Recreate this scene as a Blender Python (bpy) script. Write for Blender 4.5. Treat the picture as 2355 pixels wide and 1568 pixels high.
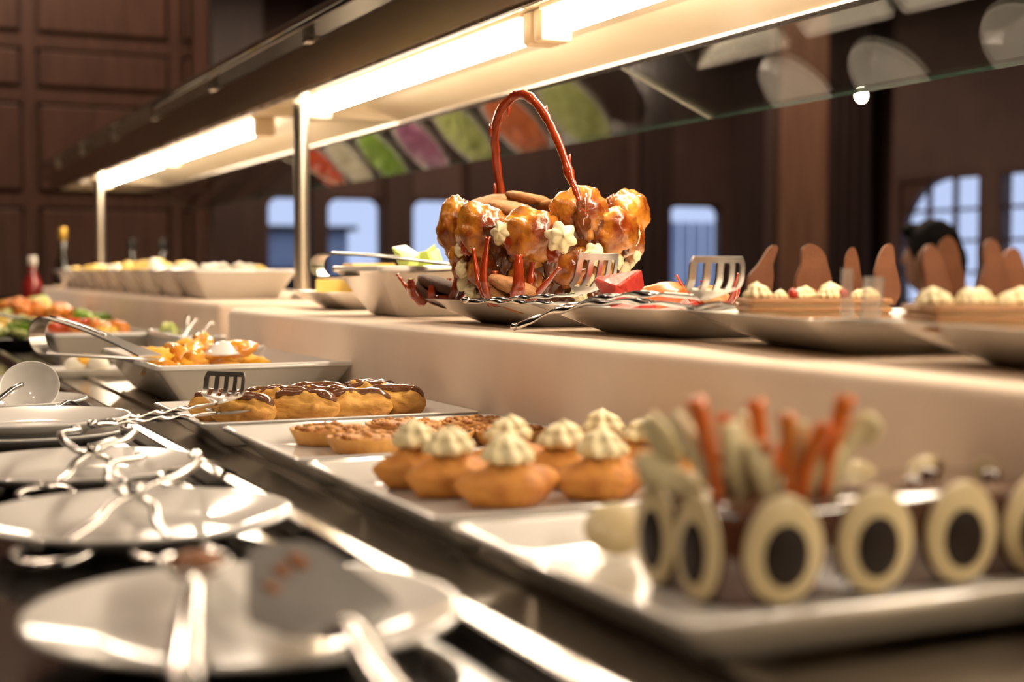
import bpy, bmesh, math, random
from math import sin, cos, pi, radians
from mathutils import Vector, Matrix, noise

# ---------------------------------------------------------------- scene, camera, light
for o in list(bpy.data.objects):
    bpy.data.objects.remove(o, do_unlink=True)
SC = bpy.context.scene
COL = SC.collection
SC.view_settings.view_transform = 'Standard'
SC.view_settings.look = 'None'
SC.view_settings.exposure = 0.2
SC.view_settings.gamma = 1.0
SC.view_settings.use_curve_mapping = False

YAW = math.atan(1512 / 3271.0)      # the buffet runs along +Y, the camera looks to the right of it
PITCH = math.atan(163 / 3271.0)
cam_data = bpy.data.cameras.new('camera')
cam_data.sensor_width = 36.0
cam_data.lens = 36.0 * 3271 / 2355
cam_data.clip_start = 0.05
cam_data.clip_end = 100
cam_data.dof.use_dof = True
cam_data.dof.focus_distance = 1.56
cam_data.dof.aperture_fstop = 3.9
cam_data.dof.aperture_blades = 0
cam = bpy.data.objects.new('camera', cam_data)
COL.objects.link(cam)
cam.location = (0, 0, 1.075)
cam.rotation_euler = (pi / 2 - PITCH, 0, -YAW)
SC.camera = cam

world = bpy.data.worlds.new('evening_sky')
SC.world = world
world.use_nodes = True
bg = world.node_tree.nodes['Background']
bg.inputs[0].default_value = (0.62, 0.70, 0.95, 1)
bg.inputs[1].default_value = 1.0


def spot(loc, power, color=(1, .76, .56), size=2.2, radius=.05, target=None):
    l = bpy.data.lights.new('ceiling_spot', 'SPOT')
    l.energy = power
    l.color = color
    l.spot_size = size
    l.spot_blend = .6
    l.shadow_soft_size = radius
    o = bpy.data.objects.new('ceiling_spot', l)
    COL.objects.link(o)
    o.location = loc
    d = (Vector(target) - Vector(loc)) if target else Vector((0, 0, -1))
    o.rotation_euler = d.to_track_quat('-Z', 'Y').to_euler()
    return o


ROOM_H = 3.6
# rows of ceiling spots over the aisle in front of the buffet and over the dining room behind it
for (x, y, p) in ((-.9, .9, 60), (-.9, 2.6, 60), (-.9, 4.3, 60), (-.5, -.7, 60), (.5, 5.6, 150),
                  (4.4, 6.2, 190), (3.0, 8.8, 210), (6.2, 4.5, 90), (5.6, 9.4, 130), (3.4, 3.0, 60)):
    spot((x, y, ROOM_H - .05), p, size=2.9 if y > 5 else 2.2)


# ---------------------------------------------------------------- object helpers
def put(o, name=None, parent=None):
    COL.objects.link(o)
    if parent is not None:
        o.parent = parent
    return o


def tag(o, label=None, cat=None, group=None, kind=None):
    if label:
        o['label'] = label
    if cat:
        o['category'] = cat
    if group:
        o['group'] = group
    if kind:
        o['kind'] = kind
    return o


def empty(name, loc=(0, 0, 0), rz=0.0, label=None, cat=None, group=None, kind=None):
    o = bpy.data.objects.new(name, None)
    COL.objects.link(o)
    o.location = loc
    o.rotation_euler = (0, 0, rz)
    o.empty_display_size = .02
    return tag(o, label, cat, group, kind)


def obj(name, geo, mat, parent=None, loc=(0, 0, 0), rot=(0, 0, 0), smooth=True, auto=None):
    """geo = (verts, faces) or a mesh datablock"""
    if isinstance(geo, tuple):
        me = bpy.data.meshes.new(name)
        me.from_pydata([tuple(v) for v in geo[0]], [], geo[1])
        me.validate()
        bm = bmesh.new()
        bm.from_mesh(me)
        bmesh.ops.recalc_face_normals(bm, faces=bm.faces)
        bm.to_mesh(me)
        bm.free()
        if smooth:
            for p in me.polygons:
                p.use_smooth = True
            if auto is not None:
                me.set_sharp_from_angle(angle=radians(auto))
    else:
        me = geo
    if mat is not None and not me.materials:
        me.materials.append(mat)
    o = bpy.data.objects.new(name, me)
    COL.objects.link(o)
    o.location = loc
    o.rotation_euler = rot
    if parent is not None:
        o.parent = parent
    return o


def copy_tree(o, parent=None):
    c = o.copy()
    COL.objects.link(c)
    c.parent = parent
    for ch in [x for x in bpy.data.objects if x.parent == o]:
        copy_tree(ch, c)
    return c


def merge(*geos):
    V, F = [], []
    for v, f in geos:
        n = len(V)
        V += [tuple(p) for p in v]
        F += [tuple(i + n for i in q) for q in f]
    return V, F


def xf(geo, loc=(0, 0, 0), rot=(0, 0, 0), sc=(1, 1, 1)):
    from mathutils import Euler
    m = Matrix.LocRotScale(Vector(loc), Euler(rot), Vector(sc))
    return [tuple(m @ Vector(v)) for v in geo[0]], list(geo[1])


def xm(geo, m):
    return [tuple(m @ Vector(v)) for v in geo[0]], list(geo[1])


def box(x0, x1, y0, y1, z0, z1, bev=0.0):
    if bev <= 0:
        V = [(x, y, z) for x in (x0, x1) for y in (y0, y1) for z in (z0, z1)]
        return V, [(0, 1, 3, 2), (4, 6, 7, 5), (0, 4, 5, 1), (2, 3, 7, 6), (0, 2, 6, 4), (1, 5, 7, 3)]
    bm = bmesh.new()
    bmesh.ops.create_cube(bm, size=1)
    bmesh.ops.scale(bm, vec=(x1 - x0, y1 - y0, z1 - z0), verts=bm.verts)
    bmesh.ops.translate(bm, vec=((x0 + x1) / 2, (y0 + y1) / 2, (z0 + z1) / 2), verts=bm.verts)
    bmesh.ops.bevel(bm, geom=bm.edges[:], offset=bev, segments=2, affect='EDGES', profile=.5)
    g = ([tuple(v.co) for v in bm.verts], [tuple(v.index for v in f.verts) for f in bm.faces])
    bm.free()
    return g


def rrect(hx, hy, r, n=5):
    r = min(r, hx * .999, hy * .999)
    pts = []
    for cx, cy, a0 in ((hx - r, hy - r, 0), (-hx + r, hy - r, pi / 2), (-hx + r, -hy + r, pi), (hx - r, -hy + r, 1.5 * pi)):
        for i in range(n + 1):
            a = a0 + i * pi / 2 / n
            pts.append((cx + r * cos(a), cy + r * sin(a)))
    return pts


def loft(rings, cap0=True, cap1=True, closed=True):
    V, F = [], []
    n = len(rings[0])
    for r in rings:
        V += [tuple(p) for p in r]
    for i in range(len(rings) - 1):
        for j in range(n if closed else n - 1):
            k = (j + 1) % n
            F.append((i * n + j, i * n + k, (i + 1) * n + k, (i + 1) * n + j))
    if cap0:
        F.append(tuple(range(n))[::-1])
    if cap1:
        F.append(tuple((len(rings) - 1) * n + j for j in range(n)))
    return V, F


def rect_dish(prof, n=5):
    """prof: list of (hx, hy, z, corner radius)"""
    return loft([[(x, y, z) for x, y in rrect(hx, hy, r, n)] for hx, hy, z, r in prof])


def lathe(prof, n=32, fn=None):
    rings = []
    for i, (r, z) in enumerate(prof):
        ring = []
        for j in range(n):
            a = 2 * pi * j / n
            rr, zz = (r, z) if fn is None else fn(r, z, a, i)
            ring.append((max(rr, 1e-5) * cos(a), max(rr, 1e-5) * sin(a), zz))
        rings.append(ring)
    return loft(rings)


def sweep(path, prof, up=(0, 0, 1), scale=None, twist=None, cap=True):
    """prof: list of (side, up) offsets carried along the path"""
    P = [Vector(p) for p in path]
    up = Vector(up)
    rings = []
    prev = None
    for i, p in enumerate(P):
        t = (P[min(i + 1, len(P) - 1)] - P[max(i - 1, 0)])
        t = t.normalized() if t.length > 1e-9 else Vector((1, 0, 0))
        if prev is None:
            s = t.cross(up)
            if s.length < 1e-3:
                s = t.cross(Vector((1, 0, 0)))
        else:
            s = prev - t * prev.dot(t)
        s.normalize()
        prev = s.copy()
        u = s.cross(t)
        tw = twist[i] if twist else 0
        k = scale[i] if scale else 1
        kx, ky = k if isinstance(k, tuple) else (k, k)
        ring = []
        for a, b in prof:
            a2, b2 = a * kx, b * ky
            a3, b3 = a2 * cos(tw) - b2 * sin(tw), a2 * sin(tw) + b2 * cos(tw)
            ring.append(tuple(p + s * a3 + u * b3))
        rings.append(ring)
    return loft(rings, cap, cap)


def circ(r, n=10, ry=None):
    return [(r * cos(2 * pi * i / n), (ry or r) * sin(2 * pi * i / n)) for i in range(n)]


def flat(w, t):
    return [(-w / 2, -t / 2), (w / 2, -t / 2), (w / 2, t / 2), (-w / 2, t / 2)]


def spline(pts, n=8):
    """Catmull-Rom through the points"""
    P = [Vector(p) for p in pts]
    P = [P[0] * 2 - P[1]] + P + [P[-1] * 2 - P[-2]]
    out = []
    for i in range(1, len(P) - 2):
        a, b, c, d = P[i - 1], P[i], P[i + 1], P[i + 2]
        for j in range(n):
            t = j / n
            out.append(.5 * ((2 * b) + (c - a) * t + (2 * a - 5 * b + 4 * c - d) * t * t + (3 * b - a - 3 * c + d) * t ** 3))
    out.append(P[-2])
    return out


_ICO = {}


def ico(sub):
    if sub not in _ICO:
        bm = bmesh.new()
        bmesh.ops.create_icosphere(bm, subdivisions=sub, radius=1)
        _ICO[sub] = ([v.co.copy() for v in bm.verts], [tuple(v.index for v in f.verts) for f in bm.faces])
        bm.free()
    return _ICO[sub]


def blob(rx, ry, rz, seed=0, amp=.12, freq=1.6, sub=3, flatten=None):
    V, F = ico(sub)
    off = Vector((seed * 3.17, seed * 1.31, seed * 2.71))
    out = []
    for v in V:
        d = 1 + amp * noise.noise(v * freq + off) + amp * .5 * noise.noise(v * freq * 2.3 + off * 2)
        if sub >= 4:
            d -= amp * .45 * (1 - min(1, 5 * abs(noise.noise(v * freq * 1.7 + off * 3)))) - amp * .25 * noise.noise(v * freq * 5 + off)
        p = Vector((v.x * rx * d, v.y * ry * d, v.z * rz * d))
        if flatten is not None and p.z < -flatten * rz:
            p.z = -flatten * rz
        out.append(tuple(p))
    return out, F


def chunk(sx, sy, sz, rnd, n=14):
    """a cut piece of fruit or cheese: a faceted convex block"""
    bm = bmesh.new()
    for i in range(n):
        x, y, z = (rnd.choice((-1, 1)) * rnd.uniform(.55, 1) for _ in range(3))
        bm.verts.new((x * sx / 2, y * sy / 2, z * sz / 2))
    r = bmesh.ops.convex_hull(bm, input=bm.verts[:])
    junk = [g for g in r['geom_interior'] + r['geom_unused'] if isinstance(g, bmesh.types.BMVert)]
    if junk:
        bmesh.ops.delete(bm, geom=list(set(junk)), context='VERTS')
    bmesh.ops.bevel(bm, geom=bm.edges[:], offset=min(sx, sy, sz) * .05, segments=1, affect='EDGES', clamp_overlap=True)
    bm.verts.index_update()
    g = ([tuple(v.co) for v in bm.verts], [tuple(v.index for v in f.verts) for f in bm.faces])
    bm.free()
    return g


def rosette(r, h, seed=0, lobes=7):
    """a piped swirl of cream"""
    prof = [(0, 0), (.75, 0), (.97, .12), (1, .25), (.93, .4), (.8, .52), (.72, .58), (.74, .66), (.6, .8), (.36, .92), (.15, 1.0), (0, 1.02)]
    rnd = random.Random(seed)
    ph = rnd.uniform(0, 6)

    def fn(rr, z, a, i):
        w = .17 * min(1, rr / .4) * cos(lobes * a + 3.2 * z + ph)
        d = .06 * noise.noise(Vector((cos(a) * 2 + seed, sin(a) * 2, z * 3)))
        return r * rr * (1 + w + d), h * z * (1 + .08 * sin(a + ph))
    return lathe(prof, 42, fn)


def aim(a, b, roll=0):
    """matrix with local +x from a towards b, local z as near to up as possible"""
    a, b = Vector(a), Vector(b)
    x = (b - a).normalized()
    y = Vector((0, 0, 1)).cross(x).normalized()
    z = x.cross(y)
    m = Matrix((x, y, z)).transposed().to_4x4()
    if roll:
        m = m @ Matrix.Rotation(roll, 4, 'X')
    m.translation = a
    return m


# ---------------------------------------------------------------- materials (all procedural)
def mat(name, c1, c2=None, scale=20, rough=.5, metal=0.0, bump=0.0, bscale=None, stretch=None, coat=0.0,
        sss=0.0, sssc=None, trans=0.0, ramp=(.35, .65), detail=4, emit=None, spec=.5, rough2=None, sheen=0.0, ior=1.45):
    m = bpy.data.materials.new(name)
    m.use_nodes = True
    nt = m.node_tree
    N, L = nt.nodes, nt.links
    p = N['Principled BSDF']
    p.inputs['Roughness'].default_value = rough
    p.inputs['Metallic'].default_value = metal
    p.inputs['Coat Weight'].default_value = coat
    p.inputs['Coat Roughness'].default_value = .06
    p.inputs['Specular IOR Level'].default_value = spec
    p.inputs['IOR'].default_value = ior
    p.inputs['Transmission Weight'].default_value = trans
    p.inputs['Sheen Weight'].default_value = sheen
    if sss >= .3:
        p.inputs['Subsurface Weight'].default_value = sss
        p.inputs['Subsurface Radius'].default_value = sssc or (.01, .006, .003)
        p.inputs['Subsurface Scale'].default_value = 1.0
    tc = N.new('ShaderNodeTexCoord')
    mp = N.new('ShaderNodeMapping')
    L.new(tc.outputs['Object'], mp.inputs['Vector'])
    if stretch:
        mp.inputs['Scale'].default_value = stretch
    nz = N.new('ShaderNodeTexNoise')
    nz.inputs['Scale'].default_value = scale
    nz.inputs['Detail'].default_value = detail
    L.new(mp.outputs[0], nz.inputs['Vector'])
    cr = N.new('ShaderNodeValToRGB')
    cr.color_ramp.elements[0].position, cr.color_ramp.elements[1].position = ramp
    cr.color_ramp.elements[0].color = (*c1, 1)
    cr.color_ramp.elements[1].color = (*(c2 or tuple(x * .9 for x in c1)), 1)
    L.new(nz.outputs['Fac'], cr.inputs['Fac'])
    L.new(cr.outputs['Color'], p.inputs['Base Color'])
    if rough2 is not None:
        mr = N.new('ShaderNodeMapRange')
        mr.inputs['To Min'].default_value = rough
        mr.inputs['To Max'].default_value = rough2
        L.new(nz.outputs['Fac'], mr.inputs['Value'])
        L.new(mr.outputs[0], p.inputs['Roughness'])
    if bump:
        b = N.new('ShaderNodeBump')
        b.inputs['Strength'].default_value = bump
        b.inputs['Distance'].default_value = .004
        n2 = N.new('ShaderNodeTexNoise')
        n2.inputs['Scale'].default_value = bscale or scale * 3
        n2.inputs['Detail'].default_value = 5
        L.new(mp.outputs[0], n2.inputs['Vector'])
        L.new(n2.outputs['Fac'], b.inputs['Height'])
        L.new(b.outputs['Normal'], p.inputs['Normal'])
    if emit:
        p.inputs['Emission Color'].default_value = (*emit[0], 1)
        p.inputs['Emission Strength'].default_value = emit[1]
    return m


def glass_mat(name, tint=(.93, .96, .93), ior=1.5):
    """thin clear pane: transparent with a Fresnel reflection on both of its faces"""
    m = bpy.data.materials.new(name)
    m.use_nodes = True
    nt = m.node_tree
    N, L = nt.nodes, nt.links
    N.remove(N['Principled BSDF'])
    out = N['Material Output']
    geo = N.new('ShaderNodeNewGeometry')
    mr = N.new('ShaderNodeMapRange')
    mr.inputs['To Min'].default_value = ior
    mr.inputs['To Max'].default_value = 1 / ior
    L.new(geo.outputs['Backfacing'], mr.inputs['Value'])
    fr = N.new('ShaderNodeFresnel')
    L.new(mr.outputs[0], fr.inputs['IOR'])
    tr = N.new('ShaderNodeBsdfTransparent')
    nz = N.new('ShaderNodeTexNoise')
    nz.inputs['Scale'].default_value = 3
    cr = N.new('ShaderNodeValToRGB')
    cr.color_ramp.elements[0].color = (*tint, 1)
    cr.color_ramp.elements[1].color = (*(min(1, t * 1.02) for t in tint), 1)
    L.new(nz.outputs['Fac'], cr.inputs['Fac'])
    L.new(cr.outputs[0], tr.inputs['Color'])
    gl = N.new('ShaderNodeBsdfGlossy')
    gl.inputs['Roughness'].default_value = .015
    mx = N.new('ShaderNodeMixShader')
    L.new(fr.outputs[0], mx.inputs[0])
    L.new(tr.outputs[0], mx.inputs[1])
    L.new(gl.outputs[0], mx.inputs[2])
    L.new(mx.outputs[0], out.inputs['Surface'])
    return m


M = {}
M['porcelain'] = mat('porcelain', (.80, .78, .74), (.77, .75, .71), 6, rough=.12, coat=.5)
M['steel'] = mat('polished_steel', (.72, .70, .66), (.6, .58, .55), 30, rough=.14, metal=1, rough2=.22)
M['brushed'] = mat('brushed_steel', (.56, .53, .48), (.40, .37, .33), 40, rough=.2, metal=1, stretch=(6, .25, 6), rough2=.36, bump=.04, bscale=90)
M['well'] = mat('counter_steel', (.50, .45, .385), (.485, .435, .37), 200, rough=.19, metal=1)
M['satin'] = mat('satin_steel', (.66, .63, .58), (.55, .52, .48), 30, rough=.30, metal=1, rough2=.38)
M['postmetal'] = mat('satin_post', (.78, .70, .57), (.72, .64, .52), 30, rough=.36, metal=1, stretch=(4, 4, .2))
M['frost'] = mat('ground_glass_edge', (.42, .40, .33), (.30, .30, .24), 30, rough=.4)
M['bronze'] = mat('brown_steel', (.52, .43, .34), (.46, .37, .28), 12, rough=.18, metal=1, stretch=(2, .3, 2), rough2=.3)
M['stone'] = mat('black_stone', (.012, .010, .009), (.02, .017, .015), 60, rough=.12, coat=.3)
M['cloth'] = mat('white_cloth', (.76, .61, .47), (.70, .55, .42), 9, rough=.85, bump=.03, bscale=500, sheen=.3)
M['cream'] = mat('cream_enamel', (.76, .66, .49), (.72, .62, .45), 5, rough=.16)
M['capmat'] = mat('cream_plastic', (.74, .60, .42), (.70, .56, .38), 9, rough=.4)
M['tube'] = mat('lit_diffuser', (.9, .85, .75), None, 5, rough=.5, emit=((1.0, .85, .66), 42.0))
M['glass'] = glass_mat('guard_glass', (.90, .92, .89), 1.75)
M['winglass'] = glass_mat('window_glass', (.9, .93, .97))
M['glassedge'] = mat('green_glass_edge', (.015, .03, .024), (.05, .08, .06), 8, rough=.08, coat=1, stretch=(4, .6, 4))
M['acrylic'] = mat('clear_acrylic', (.92, .90, .86), None, 20, rough=.08, trans=.8, ior=1.3)
M['wood'] = mat('panel_wood', (.105, .047, .030), (.072, .032, .021), 7, rough=.55, stretch=(5, 5, .5), bump=.08, bscale=40)
M['wooddark'] = mat('dark_wood', (.045, .020, .013), (.03, .014, .010), 7, rough=.55, stretch=(5, 5, .5))
M['pillar'] = mat('pillar_wood', (.17, .085, .05), (.13, .06, .035), 6, rough=.5, stretch=(4, 4, .4))
M['wall'] = mat('brown_wall_paint', (.075, .040, .032), (.06, .032, .026), 4, rough=.8)
M['ceiling'] = mat('ceiling_paint', (.35, .28, .22), None, 4, rough=.9)
M['floor'] = mat('carpet', (.06, .035, .025), (.03, .018, .014), 90, rough=.95, bump=.3, bscale=400)
M['curtain'] = mat('curtain_cloth', (.035, .016, .014), (.022, .010, .009), 12, rough=.9, stretch=(6, 6, .3))
M['frame'] = mat('window_wood', (.06, .03, .022), (.045, .022, .016), 9, rough=.5)
M['black'] = mat('black_enamel', (.01, .009, .008), (.015, .013, .012), 30, rough=.35)
# food
M['choux'] = mat('caramelised_choux', (.66, .27, .030), (.20, .032, .004), 24, rough=.25, coat=.6, ramp=(.38, .62), bump=.9, bscale=60, detail=6)
M['caramel'] = mat('caramel', (.42, .055, .012), (.25, .028, .006), 30, rough=.1, coat=1, sss=.35, sssc=(.012, .004, .001))
M['caramelbody'] = mat('caramel_body', (.20, .055, .012), (.10, .022, .005), 40, rough=.2, coat=.8, bump=.3, bscale=90)
M['cookie'] = mat('baked_cookie', (.42, .20, .07), (.30, .13, .04), 45, rough=.75, bump=.5, bscale=180)
M['choccookie'] = mat('chocolate_cookie', (.10, .042, .02), (.065, .026, .012), 45, rough=.75, bump=.5, bscale=180)
M['whip'] = mat('whipped_cream', (.84, .76, .49), (.78, .68, .38), 25, rough=.42, sss=.2, sssc=(.008, .006, .003))
M['eclair'] = mat('eclair_dough', (.70, .40, .09), (.40, .16, .03), 45, rough=.6, bump=1.0, bscale=110, stretch=(.35, 1, 1), ramp=(.3, .7))
M['choc'] = mat('milk_chocolate_icing', (.17, .07, .034), (.13, .05, .024), 20, rough=.16, coat=.6)
M['leafchoc'] = mat('milk_chocolate', (.17, .068, .033), (.12, .045, .021), 40, rough=.6, spec=.15, bump=.5, bscale=45)
M['tart'] = mat('tart_pastry', (.62, .33, .085), (.46, .20, .04), 34, rough=.6, bump=.35, bscale=150)
M['nut'] = mat('nut_topping', (.60, .31, .085), (.30, .095, .02), 60, rough=.5, bump=.6, bscale=260, spec=.3)
M['puff'] = mat('puff_pastry', (.62, .29, .065), (.36, .12, .022), 40, rough=.55, bump=.9, bscale=80, spec=.3)
M['glaze'] = mat('chocolate_glaze', (.075, .026, .014), (.05, .018, .010), 8, rough=.12, coat=1)
M['darkchoc'] = mat('dark_chocolate', (.010, .006, .004), (.016, .009, .006), 14, rough=.55, spec=.2)
M['whitechoc'] = mat('white_chocolate', (.56, .47, .28), (.48, .39, .21), 14, rough=.35, sss=.1)
M['petal'] = mat('white_chocolate_curl', (.72, .66, .42), (.60, .50, .26), 22, rough=.4, sss=.15)
M['orangecandy'] = mat('orange_candied_peel', (.78, .13, .015), (.62, .20, .03), 30, rough=.3, coat=.5, sss=.25, sssc=(.01, .004, .001))
M['mille'] = mat('layered_pastry', (.40, .20, .075), (.25, .11, .035), 30, rough=.6, stretch=(1, 1, 14), bump=.3)
M['custard'] = mat('custard_layer', (.74, .60, .38), (.68, .52, .30), 30, rough=.4)
M['melon'] = mat('green_melon', (.62, .72, .20), (.50, .62, .10), 18, rough=.3, coat=.4, sss=.3, sssc=(.01, .01, .003))
M['cheese'] = mat('yellow_cheese', (.80, .58, .16), (.76, .50, .10), 14, rough=.45, sss=.15)
M['peach'] = mat('peach_slices', (.82, .42, .05), (.66, .22, .02), 30, rough=.25, coat=.6, sss=.2)
M['watermelon'] = mat('red_melon', (.50, .045, .028), (.36, .025, .016), 60, rough=.4, coat=.2, bump=.9, bscale=120)
M['redpeel'] = mat('orange_red_slice', (.70, .20, .05), (.60, .12, .03), 20, rough=.3, coat=.5)
M['white_food'] = mat('white_food', (.82, .78, .66), (.76, .70, .55), 20, rough=.4, sss=.15)
M['yolk'] = mat('egg_yolk', (.85, .48, .05), (.80, .40, .03), 30, rough=.6)
M['orange_salad'] = mat('orange_salad', (.75, .28, .03), (.60, .17, .02), 40, rough=.4, coat=.3)
M['yellow_salad'] = mat('yellow_salad', (.78, .55, .10), (.66, .40, .05), 40, rough=.4, coat=.3)
M['green_salad'] = mat('green_lettuce', (.30, .48, .05), (.16, .34, .03), 30, rough=.4)
M['pale_salad'] = mat('pale_lettuce', (.60, .66, .26), (.46, .54, .14), 30, rough=.4)
M['purple_salad'] = mat('red_cabbage', (.30, .07, .20), (.42, .16, .30), 40, rough=.4)
M['carrot'] = mat('carrot_shreds', (.80, .20, .02), (.66, .13, .015), 40, rough=.45)
M['tomato'] = mat('tomato', (.70, .06, .02), (.60, .10, .02), 20, rough=.25, coat=.5)
M['onion'] = mat('white_onion', (.70, .66, .52), (.62, .57, .42), 25, rough=.4)
M['bottle_dark'] = mat('dark_bottle_glass', (.010, .008, .006), (.016, .012, .008), 20, rough=.06, coat=1)
M['bottle_red'] = mat('red_bottle', (.30, .025, .02), (.20, .015, .012), 20, rough=.15, coat=.8)
M['label_red'] = mat('red_label', (.60, .05, .02), (.45, .03, .02), 40, rough=.5)
M['label_pale'] = mat('pale_label', (.55, .42, .25), (.45, .33, .2), 40, rough=.6)
M['gold'] = mat('gold_cap', (.75, .48, .10), (.60, .36, .06), 40, rough=.3, metal=.7)
M['whitecap'] = mat('white_cap', (.75, .70, .62), None, 20, rough=.4)
M['skin'] = mat('skin', (.45, .24, .15), (.40, .20, .12), 10, rough=.5, sss=.1)
M['hair'] = mat('black_hair', (.006, .005, .005), (.012, .010, .009), 60, rough=.75, spec=.2, stretch=(1, 1, .2))
M['shirt'] = mat('dark_shirt', (.03, .025, .03), (.02, .018, .022), 40, rough=.9)
M['facade'] = mat('pale_facade', (.42, .46, .56), (.32, .36, .48), 2, rough=.9)
M['grass'] = mat('outside_ground', (.2, .22, .2), None, 4, rough=.95)
M['bulb'] = mat('lit_bulb', (1, .9, .7), None, 4, emit=((1, .85, .6), 60))
M['rust'] = mat('brown_sauce_stain', (.24, .09, .025), (.16, .055, .015), 40, rough=.6, spec=.2)

ORD = ['first', 'second', 'third', 'fourth', 'fifth', 'sixth', 'seventh', 'eighth', 'ninth', 'tenth']

# ---------------------------------------------------------------- the room
def struct(name, geo, m, parent=None, smooth=False, label=None):
    o = obj(name, geo, m, parent, smooth=smooth)
    if parent is None:
        tag(o, label, kind='structure')
    return o


struct('floor', box(-5, 7.5, -4, 11.1, -.1, 0), M['floor'], label='dark carpeted floor of the dining room')
struct('ceiling', box(-5, 7.5, -4, 11.1, ROOM_H, ROOM_H + .1), M['ceiling'], label='plain dim ceiling of the dining room')
struct('wall_front', box(-5.1, 7.5, -4.1, -4, 0, ROOM_H), M['wall'], label='brown wall behind the viewer')
struct('wall_left', box(-5.1, -5, -4, 11.1, 0, ROOM_H), M['wall'], label='brown wall beyond the aisle')
WB = [(2.95, 3.30), (3.44, 3.93), (4.17, 4.64), (6.62, 7.20)]
WZ0, WZ1 = .5, 1.67
g = [box(1.5, 7.5, 11, 11.12, 0, WZ0), box(1.5, 7.5, 11, 11.12, WZ1, ROOM_H)]
ed = [1.5] + [v for w in WB for v in w] + [7.5]
for i in range(0, len(ed), 2):
    g.append(box(ed[i], ed[i + 1], 11, 11.12, WZ0, WZ1))
struct('wall_back', merge(*g), M['wall'], label='brown far wall pierced by small windows')
WR = [(6.9, 7.78), (7.92, 8.86)]
RZ0, RZ1 = .55, 1.80
g = [box(7.4, 7.52, -4, 11, 0, RZ0), box(7.4, 7.52, -4, 11, RZ1, ROOM_H)]
ed = [-4] + [v for w in WR for v in w] + [11]
for i in range(0, len(ed), 2):
    g.append(box(7.4, 7.52, ed[i], ed[i + 1], RZ0, RZ1))
struct('wall_right', merge(*g), M['wall'], label='brown side wall with tall gridded windows')
struct('wall_return', box(1.5, 1.575, 6.98, 11, 0, ROOM_H), M['wall'], label='narrow wall return beside the panelling')

wn = 0
WL = ['small window half hidden by the steel post', 'pale window between two dark piers right of the post',
      'bluish window behind the profiterole basket', 'blue curtained window right of the profiterole basket']
for (a, b), lb in zip(WB, WL):
    wn += 1
    r = empty('window_%d' % wn, ((a + b) / 2, 11.05, WZ0), 0, lb, None, None, 'structure')
    w, h = b - a, WZ1 - WZ0
    f = .025
    obj('window_frame', merge(box(-w / 2, -w / 2 + f, -.04, .04, 0, h), box(w / 2 - f, w / 2, -.04, .04, 0, h),
                              box(-w / 2 + f, w / 2 - f, -.04, .04, 0, f), box(-w / 2 + f, w / 2 - f, -.04, .04, h - f, h)),
        M['frame'], r, smooth=False)
    obj('pane', box(-w / 2 + f, w / 2 - f, -.004, .004, f, h - f), M['winglass'], r, smooth=False)
    # rounded upper corners
    for s in (-1, 1):
        R_ = .09
        pts = [(s * (w / 2 - f), h - f)] + [(s * (w / 2 - f - R_ + R_ * cos(t * pi / 16)), h - f - R_ + R_ * sin(t * pi / 16)) for t in range(9)]
        obj('corner_piece', loft([[(x, -.03, z) for x, z in pts], [(x, .03, z) for x, z in pts]]), M['frame'], r, smooth=False)
WL = ['gridded window at the right edge of the picture', 'arched gridded window behind the dark haired person']
for (a, b), lb in zip(WR, WL):
    wn += 1
    r = empty('window_%d' % wn, (7.45, (a + b) / 2, RZ0), pi / 2, lb, None, None, 'structure')
    w, h = b - a, RZ1 - RZ0
    f = .045
    obj('window_frame', merge(box(-w / 2, -w / 2 + f, -.05, .05, 0, h), box(w / 2 - f, w / 2, -.05, .05, 0, h),
                              box(-w / 2 + f, w / 2 - f, -.05, .05, 0, f), box(-w / 2 + f, w / 2 - f, -.05, .05, h - f, h)),
        M['frame'], r, smooth=False)
    nx, nz = 2, 4
    for i in range(1, nx + 1):
        x = -w / 2 + f + (w - 2 * f) * i / (nx + 1)
        obj('muntin', box(x - .012, x + .012, -.02, .02, f, h - f), M['frame'], r, smooth=False)
    for k in range(1, nz + 1):
        z = f + (h - 2 * f) * k / (nz + 1)
        obj('muntin', box(-w / 2 + f, w / 2 - f, -.018, .018, z - .012, z + .012), M['frame'], r, smooth=False)
    for i in range(nx + 1):
        for k in range(nz + 1):
            x0, x1 = -w / 2 + f + (w - 2 * f) * i / (nx + 1), -w / 2 + f + (w - 2 * f) * (i + 1) / (nx + 1)
            z0, z1 = f + (h - 2 * f) * k / (nz + 1), f + (h - 2 * f) * (k + 1) / (nz + 1)
            obj('pane', box(x0 + .012, x1 - .012, -.003, .003, z0 + .012, z1 - .012), M['winglass'], r, smooth=False)
    if wn == 6:
        R_ = .5
        pts = [(w / 2 - f, h - f)] + [(w / 2 - f - R_ + R_ * cos(t * pi / 24), h - f - R_ + R_ * sin(t * pi / 24)) for t in range(13)]
        obj('arch_spandrel', loft([[(x, -.03, z) for x, z in pts], [(x, .03, z) for x, z in pts]]), M['frame'], r, smooth=False)

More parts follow.
